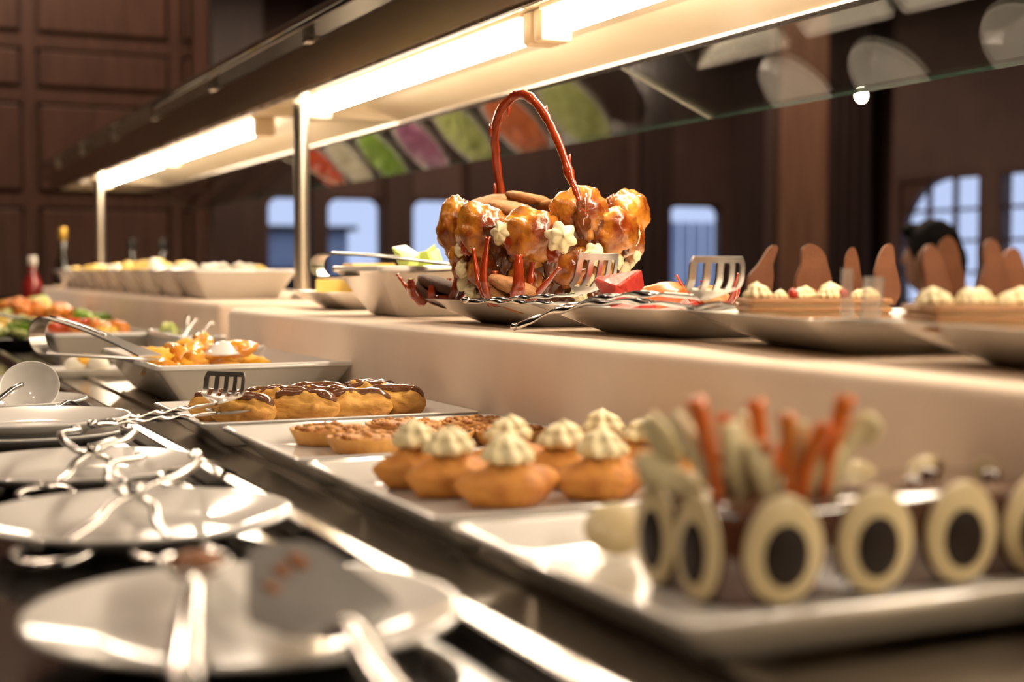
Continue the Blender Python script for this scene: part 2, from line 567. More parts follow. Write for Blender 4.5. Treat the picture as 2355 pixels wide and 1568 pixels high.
# the world outside the windows
struct('outside_ground', box(-6, 20, 11.3, 30, -.4, -.3), M['grass'], label='grey ground outside the windows')
r = empty('pale_building', (4.4, 17, -.3), 0, 'pale grey building outside the small far windows', 'building')
obj('wall', box(-3.2, 1.2, 0, 3, 0, 1.86), M['facade'], r, smooth=False)
obj('roof', box(-3.3, 1.3, -.1, 3.1, 1.86, 1.92), M['frame'], r, smooth=False)
for i in range(4):
    obj('window', box(-2.9 + i * 1.0, -2.4 + i * 1.0, -.03, .02, .8, 1.4), M['black'], r, smooth=False)
r = empty('garden_fence', (9.2, 15, -.3), 0, 'grey board fence outside the blue curtained window', 'fence')
for i in range(14):
    obj('board', box(-1.1 + i * .16, -1.1 + i * .16 + .12, -.015, .015, 0, 1.96), M['facade'], r, smooth=False)
obj('rail', box(-1.15, 1.15, .015, .05, .4, .5), M['facade'], r, smooth=False)

# panelled wall at the far end of the buffet
PW = struct('wall_panelled', box(-5, 1.575, 6.94, 7.0, 0, ROOM_H), M['wooddark'], label='red brown wood panelled wall at the far end')
stx = [1.42 - .67 * i for i in range(8)]
rlz = [.12, .90, 1.40, 1.88, 2.13, 2.9, ROOM_H - .1]
obj('stile', box(1.50, 1.575, 6.90, 6.94, 0, ROOM_H), M['wood'], PW, smooth=False)
for x in stx:
    obj('stile', box(x - .03, x + .03, 6.915, 6.94, 0, ROOM_H), M['wood'], PW, smooth=False)
for z in rlz:
    obj('rail', box(-3.6, 1.49, 6.92, 6.94, z - .03, z + .03), M['wood'], PW, smooth=False)
for i in range(len(stx)):
    xa = stx[i] + .045
    xb = (stx[i - 1] - .045) if i else 1.49
    for k in range(len(rlz) - 1):
        if xb - xa > .02:
            obj('panel', box(xa, xb, 6.905, 6.94, rlz[k] + .045, rlz[k + 1] - .045, .008), M['wood'], PW, smooth=False)
struct('trim_1', box(1.575, 1.59, 6.895, 7.0, 0, ROOM_H), M['brushed'], label='thin pale edging strip at the end of the panelling')

# dark pier, timber pillar and curtains
struct('wall_pier', box(2.40, 2.86, 10.7, 11.0, 0, ROOM_H), M['wooddark'], label='black pier left of the small windows')
for i, (a, b) in enumerate(((3.31, 3.43), (3.94, 4.16), (4.66, 6.2))):
    struct('wall_pier', box(a, b, 10.93, 11.0, 0, ROOM_H), M['wooddark'],
           label=('slim dark pier between the two leftmost windows', 'dark pier left of the window behind the basket',
                  'broad dark pier behind the profiterole basket')[i])
r = empty('timber_pillar', (5.42, 7.41, 0), -YAW, 'square light brown timber pillar standing in the dining room', 'pillar')
obj('shaft', box(-.145, .145, -.145, .145, .18, ROOM_H), M['pillar'], r, smooth=False)
obj('plinth', box(-.17, .17, -.17, .17, 0, .18), M['wooddark'], r, smooth=False)
obj('edge_board', box(-.20, -.146, -.10, .10, 0, ROOM_H), M['wooddark'], r, smooth=False)


def curtain(p0, p1, z0, z1, folds, label, depth=.05):
    p0, p1 = Vector(p0), Vector(p1)
    d = p1 - p0
    n = Vector((-d.y, d.x)).normalized()
    k = folds * 10
    pts = [p0 + d * (i / k) + n * depth * sin(2 * pi * folds * i / k) for i in range(k + 1)]
    back = [q - n * .012 for q in reversed(pts)]
    ring = pts + back
    o = obj('curtain', loft([[(q.x, q.y, z0) for q in ring], [(q.x, q.y, z1) for q in ring]]), M['curtain'], smooth=True, auto=60)
    tag(o, label, 'curtain', 'dark curtains')


curtain((7.22, 10.85), (7.25, 9.95), .0, 3.2, 6, 'dark curtain in the corner left of the light pillar')
curtain((7.25, 9.75), (7.25, 8.95), .0, 3.2, 6, 'dark curtain between the light pillar and the arched window')
curtain((6.25, 10.85), (6.55, 10.85), .0, 3.0, 3, 'dark narrow curtain left of the blue window')

# ---------------------------------------------------------------- the buffet counter
CT = .90
ct = empty('buffet_counter', (0, 0, 0), 0, 'long buffet counter with black stone ledges and steel wells', 'counter')
obj('base_cabinet', box(-.02, 1.86, -.6, 6.1, .1, .862), M['wooddark'], ct, smooth=False)
obj('plinth', box(.05, 1.79, -.55, 6.05, 0, .1), M['black'], ct, smooth=False)
obj('stone_ledge', box(-.14, .2585, -.62, 6.12, .862, CT, .004), M['stone'], ct, smooth=False)
obj('stone_ledge', box(1.66, 1.98, -.62, 6.12, .862, CT, .004), M['stone'], ct, smooth=False)
obj('channel', box(.272, .2945, -.62, 6.12, .862, CT - .004), M['stone'], ct, smooth=False)
obj('steel_trim', loft([[(x, y, z) for x, z in ((.2585, .862), (.2585, CT + .0105), (.2600, CT + .0114), (.2700, CT + .0121), (.2720, CT + .0105), (.2720, .862))] for y in (-.62, 6.12)]), M['steel'], ct, smooth=False)
obj('steel_well', box(.2945, .60, -.62, 6.12, .862, CT), M['well'], ct, smooth=False)
obj('middle_deck', box(.60, 1.15, -.62, 6.12, .862, CT), M['well'], ct, smooth=False)
obj('stone_well', box(1.15, 1.66, -.62, 6.12, .862, CT), M['stone'], ct, smooth=False)
# low steel kerb that carries the front edge of the dishes
obj('support_rail', box(.335, .345, -.62, 6.12, CT, CT + .004), M['well'], ct, smooth=False)

RT = 1.01      # top of the cloth covered risers


def riser(y0, y1, z, label):
    g = box(.582, 1.14, y0, y1, CT, z, .012)
    o = obj('buffet_riser', g, M['cloth'], smooth=True, auto=50)
    tag(o, label, 'riser', 'cloth covered risers along the middle of the buffet')


riser(.05, 2.43, RT, 'long white cloth covered riser under the profiterole basket')
riser(2.50, 5.10, 1.017, 'farther white cloth covered riser carrying the row of square bowls')

# ---------------------------------------------------------------- the sneeze guard with its canopy
UZ = 1.405
Y0, Y1 = -.35, 6.12
sg = empty('sneeze_guard', (.95, 2.9, CT), 0, 'long steel and glass sneeze guard canopy above the buffet', 'sneeze guard')
SGO = Vector((.95, 2.9, CT))


def sgp(name, geo, m, parent=None, smooth=False, auto=None):
    v = [tuple(Vector(p) - SGO) for p in geo[0]]
    return obj(name, (v, geo[1]), m, parent or sg, smooth=smooth, auto=auto)


def prism(poly, y0, y1):
    return loft([[(x, y0, z) for x, z in poly], [(x, y1, z) for x, z in poly]])


sgp('fascia', prism([(.750, UZ), (.7575, UZ), (.7575, UZ + .02), (.724, 1.458), (.766, 1.458), (.766, 1.463), (.712, 1.463), (.712, 1.4595)], Y0, Y1), M['bronze'])
sgp('front_lip', prism([(.757, UZ + .001), (.782, UZ + .006), (.782, UZ + .022), (.757, UZ + .022)], Y0, Y1), M['brushed'])
sgp('lip_bead', prism([(.7575, UZ - .004), (.765, UZ - .004), (.765, UZ + .001), (.7575, UZ + .001)], Y0, Y1), M['brushed'])
sgp('underside_panel', box(.782, 1.04, Y0, Y1, 1.428, 1.434), M['cream'])
sgp('reflector', prism([(1.00, 1.428), (1.122, UZ + .004), (1.122, UZ + .010), (1.00, 1.434)], Y0, Y1), M['cream'])
sgp('back_lip', prism([(1.122, UZ), (1.147, UZ), (1.147, 1.464), (1.14, 1.464), (1.14, UZ + .016), (1.122, UZ + .016)], Y0, Y1), M['brushed'])
sgp('top_cover', box(.766, 1.14, Y0, Y1, 1.458, 1.463), M['bronze'])
sgp('end_cap', box(.757, 1.14, Y1 - .012, Y1, UZ + .001, 1.458), M['cream'])
for y in (.3, 3.02, 5.62):
    sgp('cross_rib', box(.783, 1.121, y, y + .03, UZ + .003, 1.428), M['cream'])
for y, zb in ((2.70, 1.017), (5.20, CT)):
    p = sgp('post', xf(lathe([(.0151, zb), (.0151, 1.43)], 24), (.796, y, 0)), M['postmetal'], smooth=True, auto=40)
    sgp('collar', xf(lathe([(.024, zb), (.024, zb + .006), (.017, zb + .012), (.0152, zb + .012)], 24), (.796, y, 0)), M['steel'], p, smooth=True, auto=40)
th_ = .006
d = Vector((1.32 - 1.145, 1.33 - 1.405)).normalized()
nrm = Vector((d.y, -d.x))
A, B = Vector((1.148, 1.4045)), Vector((1.32, 1.33))
for a, b in ((Y0, 2.046), (2.060, 4.090), (4.104, Y1)):
    poly = [A, B, B - nrm * th_, A - nrm * th_]
    pn = sgp('glass_pane', prism([tuple(q) for q in poly], a, b), M['glass'])
    e = .0012
    sgp('polished_edge', prism([tuple(B), tuple(B + d * e), tuple(B + d * e - nrm * th_), tuple(B - nrm * th_)], a, b), M['glassedge'], pn)
    for yy in (a - .002, b):
        sgp('polished_edge', prism([tuple(q) for q in poly], yy, yy + .002), M['frost'], pn)
# raised glass on the side of the guests, held on pegs
GZ = 1.485
for a, b, t in ((Y0, 3.566, .013), (3.580, Y1, .007)):
    pn = sgp('glass_pane', box(.676, .98, a, b, GZ, GZ + .007), M['glass'])
    sgp('polished_edge', box(.6725, .676, a, b, GZ - (t - .007), GZ + .007, .001), M['glassedge'], pn)
    if t > .01:
        sgp('edge_rail', box(.676, .680, a, b, GZ - .012, GZ - .001), M['black'], pn)
        sgp('edge_bead', box(.671, .6725, a, b, GZ - .001, GZ + .0015), M['steel'], pn)
for y in (.95, 1.64, 2.33, 3.03, 3.68, 4.30, 4.95, 5.56):
    p = sgp('peg', box(.694, .708, y - .013, y + .013, 1.456, GZ), M['brushed'])
    sgp('knob', xf(lathe([(.0, 0), (.010, 0), (.010, .004), (.006, .008), (0, .009)], 14), (.700, y, GZ + .007)), M['steel'], p, smooth=True)
    sgp('bracket', box(.708, .730, y - .013, y + .013, 1.463, 1.467), M['brushed'], p)

# lit tube lamps under the canopy
LM = ['nearest lit tube lamp under the canopy, cut by the right edge', 'long lit tube lamp above the profiterole basket',
      'lit tube lamp just beyond the near steel post', 'farthest lit tube lamp near the end of the canopy',
      'lit tube lamp at the canopy end beside the viewer']
for (a, b), lb in zip(((.72, 1.725), (1.79, 2.79), (3.25, 4.27), (4.31, 5.50), (-.30, .68)), LM):
    r = empty('tube_lamp', (.865, (a + b) / 2, 1.428), 0, lb, 'lamp', 'tube lamps under the canopy')
    h = (b - a) / 2
    prof = []
    R_ = .0185
    ring = lambda k: [(k * R_ * cos(2 * pi * i / 20), k * R_ * sin(2 * pi * i / 20)) for i in range(20)]
    rings = []
    for y, k in ((-h, .35), (-h + .003, .72), (-h + .010, .95), (-h + .018, 1), (h - .018, 1), (h - .010, .95), (h - .003, .72), (h, .35)):
        rings.append([(p, y, q - .019) for p, q in ring(k)])
    obj('diffuser', loft(rings), M['tube'], r)
    obj('batten', box(-.028, .028, -h, h, -.006, 0), M['capmat'], r, smooth=False)
    for s in (-1, 1):
        obj('end_cap', box(-.024, .024, s * (h + .015) - .0145, s * (h + .015) + .0145, -.046, 0, .006), M['capmat'], r, smooth=True, auto=40)

# small pendant bulb far off in the dining room
r = empty('pendant_lamp', (5.77, 7.25, ROOM_H), 0, 'tiny bright pendant bulb hanging far off in the dining room', 'lamp')
obj('cord', box(-.004, .004, -.004, .004, -1.36, 0), M['black'], r, smooth=False)
obj('bulb', xf(blob(.024, .024, .032, 1, 0, 1, 2), (0, 0, -1.43)), M['bulb'], r)
obj('socket', xf(lathe([(.02, -1.39), (.02, -1.34), (.008, -1.33)], 12)), M['black'], r)

# ---------------------------------------------------------------- crockery
ROUND_PLATE = lathe([(0, .003), (.050, .003), (.053, 0), (.057, 0), (.060, .004), (.078, .008), (.099, .0155), (.1015, .0175),
                     (.1005, .0192), (.098, .0186), (.080, .0125), (.066, .0085), (.061, .0068), (.050, .0062), (0, .0062)], 64)


def round_plate(x, y, z, label, k=1.0, group='round plates on the black ledge'):
    o = obj('round_plate', ROUND_PLATE, M['porcelain'], loc=(x, y, z))
    o.scale = (k, k, k)
    return tag(o, label, 'plate', group)


def tray_geo(hx, hy, h=.027):
    return rect_dish([(.0, .0, .003, .0), (hx - .036, hy - .036, .003, .012), (hx - .032, hy - .032, 0, .012), (hx - .029, hy - .029, .001, .012),
                      (hx - .010, hy - .010, h * .66, .010), (hx - .001, hy - .001, h - .004, .008), (hx, hy, h - .001, .008), (hx - .0015, hy - .0015, h, .007),
                      (hx - .004, hy - .004, h - .0008, .007), (hx - .022, hy - .022, h * .56, .012), (hx - .028, hy - .028, h * .48, .012), (.001, .001, h * .48, .0005)])


def square_plate_geo(h, zr=.030):
    return rect_dish([(.0, .0, .005, .0), (h * .52, h * .52, .005, .012), (h * .54, h * .54, 0, .012), (h * .57, h * .57, .001, .014),
                      (h * .72, h * .72, zr * .36, .016), (h * .88, h * .88, zr * .72, .014), (h * .985, h * .985, zr * .95, .010), (h, h, zr * .985, .010),
                      (h * .99, h * .99, zr, .010), (h * .965, h * .965, zr * .96, .012), (h * .92, h * .92, zr * .86, .014), (h * .87, h * .87, zr * .80, .016),
                      (h * .80, h * .80, zr * .78, .016), (.001, .001, zr * .78, .0005)])


def bowl_geo(bx, by, tx, ty, h, t=.006):
    ix, iy = bx + (tx - bx) * .2, by + (ty - by) * .2
    return rect_dish([(.0, .0, .004, .0), (bx - .012, by - .012, .004, .008), (bx - .008, by - .008, 0, .008), (bx, by, .002, .010),
                      (bx + (tx - bx) * .85, by + (ty - by) * .85, h * .86, .012), (tx - .003, ty - .003, h * .88, .012), (tx, ty, h * .9, .012), (tx, ty, h - .002, .012), (tx - .002, ty - .002, h, .012),
                      (tx - t, ty - t, h, .011), (tx - t - .004, ty - t - .004, h - .004, .010), (ix - t, iy - t, .014, .010), (ix - t - .008, iy - t - .008, .008, .010), (.001, .001, .008, .0005)])


# ---- round plates along the near ledge (first is the nearest)
PLN = ['round white plate nearest the viewer, holding a grey cake server and a stained spoon',
       'round white plate under the nearer pair of scissor tongs',
       'round white plate under the farther pair of scissor tongs',
       None,
       'round white plate holding the white ladle',
       'farthest round white plate at the left edge']
for i, (x, y, k) in enumerate(((.163, .648, 1.0), (.163, .935, 1.0), (.163, 1.195, 1.0), (.152, 1.475, 1.0), (.160, 1.83, 1.0), (.120, 2.16, 1.0))):
    if i == 3:
        round_plate(x, y, CT, 'lower of the two stacked round plates beneath the slotted tongs handle', k)
        round_plate(x, y, CT + .0125, 'upper of the two stacked round plates beneath the slotted tongs handle', k)
    else:
        round_plate(x, y, CT, PLN[i], k)

# ---- the four rectangular trays on the steel well
TZ = CT + .004
TRAYS = {}
for key, (x, y, hx, hy, rz, lb) in dict(
        eclair=(.437, 1.452, .1435, .120, .0, 'rectangular white tray of chocolate eclairs'),
        nut=(.4425, 1.176, .1375, .126, .0, 'rectangular white tray of nut tartlets'),
        cream=(.4425, .898, .1375, .134, .0, 'rectangular white tray of cream topped pastries'),
        cake=(.4425, .616, .1385, .128, .0, 'rectangular white tray under the chocolate cake, nearest the viewer')).items():
    o = obj('serving_tray', tray_geo(hx, hy), M['porcelain'], loc=(x, y, TZ), rot=(0, 0, rz), auto=50)
    tag(o, lb, 'tray', 'rectangular trays in front of the riser')
    TRAYS[key] = o
TF = TZ + .027 * .48      # tray floor


# ---- chocolate eclairs
def eclair(seed, L=.074, W=.030, H=.026):
    rnd = random.Random(seed)
    bend = rnd.uniform(-.10, .10)
    n, m = 30, 42
    rings, top = [], []
    for i in range(n + 1):
        t = i / n
        x = -L / 2 + L * t
        e = (1 - abs(2 * t - 1) ** 3.2) ** .5 if 0 < i < n else .18
        yb = bend * (t - .5) ** 2 * L
        ring = []
        for j in range(m):
            a = 2 * pi * j / m
            ca, sa = cos(a), sin(a)
            gro = 1 + .15 * cos(6 * a + seed + 1.6 * sin(3 * t + seed)) * (1 if sa > -.6 else 0)
            nz_ = 1 + .34 * noise.noise(Vector((x * 55 + seed * 7, ca * 1.4, sa * 1.4))) + .22 * noise.noise(Vector((x * 150, ca * 3 + seed, sa * 4)))
            y = yb + W / 2 * e * ca * gro * nz_
            z = H * .48 + H * .54 * e * sa * gro * nz_
            ring.append((x, y, max(z, .0)))
        rings.append(ring)
    dough = loft(rings)
    # icing: a thick strip along the top with an uneven edge
    ice = []
    i0, i1 = 3, n - 1
    for i in range(i0, i1 + 1):
        t = i / n
        x = -L / 2 + L * t
        e = (1 - abs(2 * t - 1) ** 3.2) ** .5
        half = (.46 + .26 * noise.noise(Vector((t * 5, seed * 2.3, 0)))) * (1 if i0 < i < i1 else .6)
        yb = bend * (t - .5) ** 2 * L
        outer, inner = [], []
        for k in range(9):
            a = pi / 2 + half * (k / 4 - 1)
            th = .0030 * (1 - abs(k / 4 - 1) ** 4) + .0004
            ww = .0012 * noise.noise(Vector((t * 9, k * .6, seed)))
            rr, rz_ = W / 2 * e, H * .54 * e
            lift = 1.10 + .16 * noise.noise(Vector((x * 55 + seed * 7, 0, 1.4)))
            outer.append((x, yb + (rr * lift + th + ww) * cos(a), H * .48 + (rz_ * lift + th + ww) * sin(a)))
            inner.append((x, yb + rr * .93 * cos(a), H * .48 + rz_ * .93 * sin(a)))
        ice.append(outer + inner[::-1])
    return dough, loft(ice)


EG = 'chocolate iced eclairs on the rectangular tray'
EC = [(.362, 1.440, -38, 'eclair at the front left of its tray, with torn pale side'),
      (.424, 1.437, -33, 'second eclair from the left in the front row of its tray'),
      (.482, 1.442, -8, 'third eclair from the left in the front row of its tray'),
      (.530, 1.452, -30, 'rightmost eclair in the front row, its icing dripping down the end'),
      (.352, 1.487, -25, 'eclair at the left behind the front row, against the slotted tongs'),
      (.410, 1.492, -30, 'second eclair from the left in the middle row of its tray'),
      (.466, 1.496, -24, 'third eclair from the left in the middle row of its tray'),
      (.524, 1.498, -18, 'rightmost eclair in the middle row of its tray'),
      (.470, 1.538, -16, 'left eclair of the back row, beside the riser'),
      (.532, 1.537, -20, 'right eclair of the back row, beside the riser')]
for i, (x, y, a, lb) in enumerate(EC):
    r = empty('eclair', (x, y, TF), radians(a), lb, 'eclair', EG)
    dg, ig = eclair(i + 1, L=.070 + .006 * (i % 3), H=.027 + .002 * (i % 2))
    obj('pastry', dg, M['eclair'], r)
    obj('icing', ig, M['choc'], r)


# ---- nut tartlets
def nut_tart(seed, R_=.036, H=.014):
    rnd = random.Random(seed)
    shell = lathe([(0, 0), (R_ * .78, 0), (R_ * .84, .002), (R_ * 1.0, H * .9), (R_ * 1.0, H), (R_ * .93, H * .98), (R_ * .86, H * .75), (0, H * .7)], 44,
                  lambda r, z, a, i: (r * (1 + (.03 * cos(16 * a) if 2 <= i <= 5 else 0) + .03 * noise.noise(Vector((cos(a) * 2, sin(a) * 2, seed)))), z + (.0016 * noise.noise(Vector((cos(a) * 3, sin(a) * 3, seed + 5))) if i > 2 else 0)))
    bits = [lathe([(0, H * .6), (R_ * .88, H * .72), (R_ * .7, H * 1.02), (R_ * .3, H * 1.15), (0, H * 1.15)], 24)]
    for k in range(46):
        a, q = rnd.uniform(0, 6.28), R_ * .84 * math.sqrt(rnd.random())
        s = rnd.uniform(.0024, .0050)
        bits.append(xf(blob(s, s * rnd.uniform(.6, 1), s * .6, seed * 50 + k, .3, 1.5, 1), (q * cos(a), q * sin(a), H * (1.16 - .25 * (q / R_) ** 2)), (rnd.uniform(-.5, .5), rnd.uniform(-.5, .5), a)))
    return shell, merge(*bits)


NT = [(.392, 1.245, 'nut tartlet at the far left of its tray'), (.404, 1.172, 'nut tartlet at the front left of its tray'),
      (.470, 1.262, 'nut tartlet in the middle of the back row of its tray'), (.472, 1.186, 'nut tartlet half hidden behind the piped cream'),
      (.541, 1.250, 'dark browned nut tartlet beside the riser'), (.540, 1.174, 'nut tartlet at the near right of its tray')]
for i, (x, y, lb) in enumerate(NT):
    r = empty('nut_tartlet', (x, y, TF), i * 1.3, lb, 'tartlet', 'nut tartlets on the rectangular tray')
    sh, bt = nut_tart(i + 3)
    obj('pastry_shell', sh, M['tart'], r)
    obj('nut_topping', bt, M['nut'], r)


# ---- boat shaped pastries topped with piped cream
def boat(seed, L=.082, W=.064, H=.030):
    prof = [(0, 0), (.62, 0), (.68, .04), (.86, .22), (1.0, .44), (.985, .50), (.74, .68), (.48, .86), (.3, .97), (0, 1.0)]
    n = 40
    rings = []
    for i, (k, z) in enumerate(prof):
        ring = []
        for j in range(n):
            a = 2 * pi * j / n
            ca, sa = cos(a), sin(a)
            pw = (abs(ca) ** 1.15 + abs(sa) ** 1.15) ** (-1 / 1.15) * (1 + .0)
            ca, w = ca * pw, sa * pw
            nn = 1 + .10 * noise.noise(Vector((ca * 2.2, sa * 2.2, seed * 3 + z)))
            lift = .10 * H * abs(ca) ** 4 * (1 if i >= 3 else 0) * (1 if k > .5 else 0)
            ring.append((L / 2 * k * ca * nn, W / 2 * k * w * nn, H * z + lift + .0030 * noise.noise(Vector((ca * 4, sa * 4, seed))) * (1 if i > 2 else 0)))
        rings.append(ring)
    return loft(rings)


BT = [(.372, .972, 20, 'cream topped pastry at the far left corner of its tray'), (.378, .922, 14, 'second cream topped pastry along the left side of its tray'),
      (.398, .866, 4, 'cream topped pastry at the front left of its tray'), (.448, .975, 12, 'cream topped pastry in the middle of the far row'),
      (.468, .925, 10, 'cream topped pastry in the centre of its tray'), (.470, .868, 2, 'cream topped pastry in the middle of the front row'),
      (.535, .985, 24, 'cream topped pastry at the far right, beside the riser'), (.541, .930, 14, 'cream topped pastry at the right between two others beside the riser'),
      (.545, .872, 10, 'cream topped pastry at the front right, behind the cake decoration')]
for i, (x, y, a, lb) in enumerate(BT):
    r = empty('cream_pastry', (x, y, TF), radians(a), lb, 'pastry', 'boat shaped pastries topped with piped cream')
    obj('pastry_boat', boat(i), M['puff'], r)
    obj('cream_rosette', xf(rosette(.0165, .019, i), (0, 0, .0285)), M['whip'], r)

# ---- chocolate cake with white chocolate medallions
CX0, CX1, CY0, CY1, CH = .364, .574, .552, .630, .047
ck = empty('chocolate_cake', ((CX0 + CX1) / 2, (CY0 + CY1) / 2, TF), 0, 'glossy chocolate cake with white and dark oval medallions round its side', 'cake')
hx, hy = (CX1 - CX0) / 2, (CY1 - CY0) / 2
obj('cake_body', rect_dish([(.0, .0, 0, .0), (hx - .002, hy - .002, 0, .01), (hx, hy, .004, .012), (hx, hy, CH - .006, .012), (hx - .002, hy - .002, CH - .0015, .012), (hx - .006, hy - .006, CH, .012), (.001, .001, CH, .0005)], 6), M['glaze'], ck, auto=60)


def oval_disc(rx, rz, t, pointed=.0):
    n = 36
    out = []
    for y, k in ((-t / 2, .94), (-t / 2 + t * .3, 1), (t / 2 - t * .3, 1), (t / 2, .94)):
        ring = []
        for j in range(n):
            a = 2 * pi * j / n
            w = cos(a) * (1 - pointed * max(0, sin(a)) ** 2)
            ring.append((rx * k * w, y, rz * k * sin(a)))
        out.append(ring)
    return loft(out)


def medallion(x, y, z, rz, rx=.0225, rh=.0258, tilt=0.0):
    m = obj('medallion', oval_disc(rx, rh, .004, .12), M['whitechoc'], ck, (x, y, z), (tilt, 0, rz))
    obj('dark_centre', xf(oval_disc(rx * .56, rh * .58, .002), (0, -.0022, -.003)), M['darkchoc'], m)
    return m


mz = .0268
for x in (-.074, -.020, .034, .084):
    medallion(x, -hy - .0028, mz, 0)
    medallion(x, hy + .0028, mz, pi)
for y in (-.0195, .0195):
    medallion(-hx - .0028, y, mz, -pi / 2, .0185)
    medallion(hx + .0028, y, mz, pi / 2, .0185)
# fruit and chocolate decoration on the cake: orange candied sticks and white chocolate curls
SW = Matrix.Rotation(-YAW, 4, 'Z')


def cakept(dx, dz, dy=0):     # millimetres across, up and away, seen from the long front side of the cake
    return SW @ Vector((dx / 1000, dy / 1000, CH + dz / 1000)) + Vector((-.055, .0, 0))


for i, (a, b, r0) in enumerate((((-26, 6, -12), (-38, 48, -14), .0044), ((0, 8, 4), (-5, 46, 6), .0040), ((9, 8, -14), (7, 41, -15), .0038),
                                ((14, 8, -14), (27, 36, -15), .0046), ((26, 10, -12), (37, 50, -12), .0042), ((-18, 8, 8), (-20, 38, 12), .0034),
                                ((4, 8, 10), (18, 30, 16), .0040), ((-10, 4, -8), (-2, 26, -12), .0036))):
    pts = [cakept(a[0], a[1] - 10, a[2]), cakept(a[0] * .7 + b[0] * .3, a[1] * .7 + b[1] * .3, a[2]), cakept(*b)]
    pth = spline(pts, 5)
    obj('candied_stick', sweep(pth, circ(r0, 9), scale=[.75 + .55 * (k / (len(pth) - 1)) ** 3 for k in range(len(pth))]), M['orangecandy'], ck)
for i, (pts, w) in enumerate((([(-62, 4, 0), (-50, 18, -2), (-60, 38, 0)], .011), ([(-20, 0, -8), (-34, 18, -9), (-48, 40, -6)], .010),
                              ([(-12, -1, -10), (-16, 16, -11), (-20, 36, -8)], .013), ([(0, -1, -12), (-4, 12, -13), (-10, 26, -12)], .012),
                              ([(10, 8, -8), (14, 24, -8), (16, 36, -6)], .010), ([(24, -2, -6), (34, 16, -6), (46, 34, -4), (52, 32, -4), (48, 24, -4)], .008),
                              ([(16, -1, -10), (24, 10, -11), (34, 24, -9)], .012), ([(-34, -1, -4), (-50, 8, -6), (-66, 18, -4)], .011),
                              ([(30, -2, 4), (36, 14, 4), (40, 28, 6)], .010), ([(-2, 2, 14), (-8, 20, 15), (-10, 38, 14)], .011))):
    pth = spline([cakept(*p) for p in pts], 6)
    n = len(pth)
    obj('chocolate_curl', sweep(pth, circ(w * .62, 10, w / 4), scale=[.55 + .6 * sin(pi * (.15 + .75 * k / (n - 1))) for k in range(n)], up=(0, -1, .3)), M['petal'], ck)
for i, (x, y) in enumerate(((-.012, .012), (.03, -.01), (.06, .012), (.085, -.008))):
    obj('glaze_drop', xf(blob(.006, .005, .003, i, .1, 1, 2), (x, y, CH + .001)), M['glaze'], ck)
o = obj('chocolate_disc', oval_disc(.0190, .0175, .005), M['whitechoc'], loc=(.3860, .694, TF + .0135), rot=(radians(-48), 0, radians(-28)))
tag(o, 'loose white chocolate oval lying on the tray left of the cake', 'chocolate')

# ---------------------------------------------------------------- plates and bowls on the riser
SP = {}
for key, (x, y, h, rz, lb) in dict(
        basket=(.790, 1.545, .150, 0, 'square flared white plate under the profiterole basket'),
        fruit=(.784, 1.235, .135, 0, 'square flared white plate of red fruit under the slotted tongs'),
        slices=(.784, .945, .138, -.20, 'square flared white plate carrying the left layered pastry with chocolate leaves'),
        right=(.768, .664, .132, -.12, 'square flared white plate at the right edge of the riser'),
        cheese=(.800, 2.285, .122, 0, 'square flared white plate of yellow cheese beside the steel post')).items():
    o = obj('square_plate', square_plate_geo(h), M['porcelain'], loc=(x, y, RT), rot=(0, 0, rz), auto=60)
    tag(o, lb, 'plate', 'square plates on the riser')
    SP[key] = o
PF = RT + .030 * .78

# cheese wedges
rnd = random.Random(5)
for i, (x, y, z, lb) in enumerate(((.752, 2.30, 0, 'thick yellow cheese wedge at the left of its plate'), (.800, 2.24, .0, 'yellow cheese wedge at the front of its plate'),
                                   (.790, 2.28, .026, 'pale cheese wedge lying on top of the others'), (.850, 2.29, .0, 'yellow cheese wedge at the right of its plate'))):
    w = [(-.045, -.02), (.045, -.008), (.04, .012), (-.04, .022)]
    g = loft([[(a * .98, b * .98, 0) for a, b in w], [(a, b, .002) for a, b in w], [(a, b, .024) for a, b in w], [(a * .97, b * .95, .026) for a, b in w]])
    o = obj('cheese_wedge', g, M['cheese'], loc=(x, y, PF + z + .0005), rot=(0, 0, -.5 + .35 * i), smooth=False)
    tag(o, lb, 'cheese', 'cheese wedges')

# melon bowl
mb = obj('melon_bowl', bowl_geo(.088, .062, .132, .108, .071), M['porcelain'], loc=(.772, 1.918, RT), auto=50)
tag(mb, 'square flared white bowl of green melon on the riser', 'bowl')
rnd = random.Random(11)
k = 0
for i in range(16):
    x, y = .772 + rnd.uniform(-.075, .095), 1.918 + rnd.uniform(-.055, .065)
    z = RT + (.052 if i < 10 else .080)
    if x > .80 and i >= 10:
        z += .010
    o = obj('melon_chunk', chunk(.040, .032, .030, rnd, 10), M['melon'], loc=(x, y, z), rot=(rnd.uniform(-.6, .6), rnd.uniform(-.6, .6), rnd.uniform(0, 6)), smooth=False)
    tag(o, 'chunk of green melon heaped in the square white bowl', 'fruit', 'melon chunks in the white bowl')


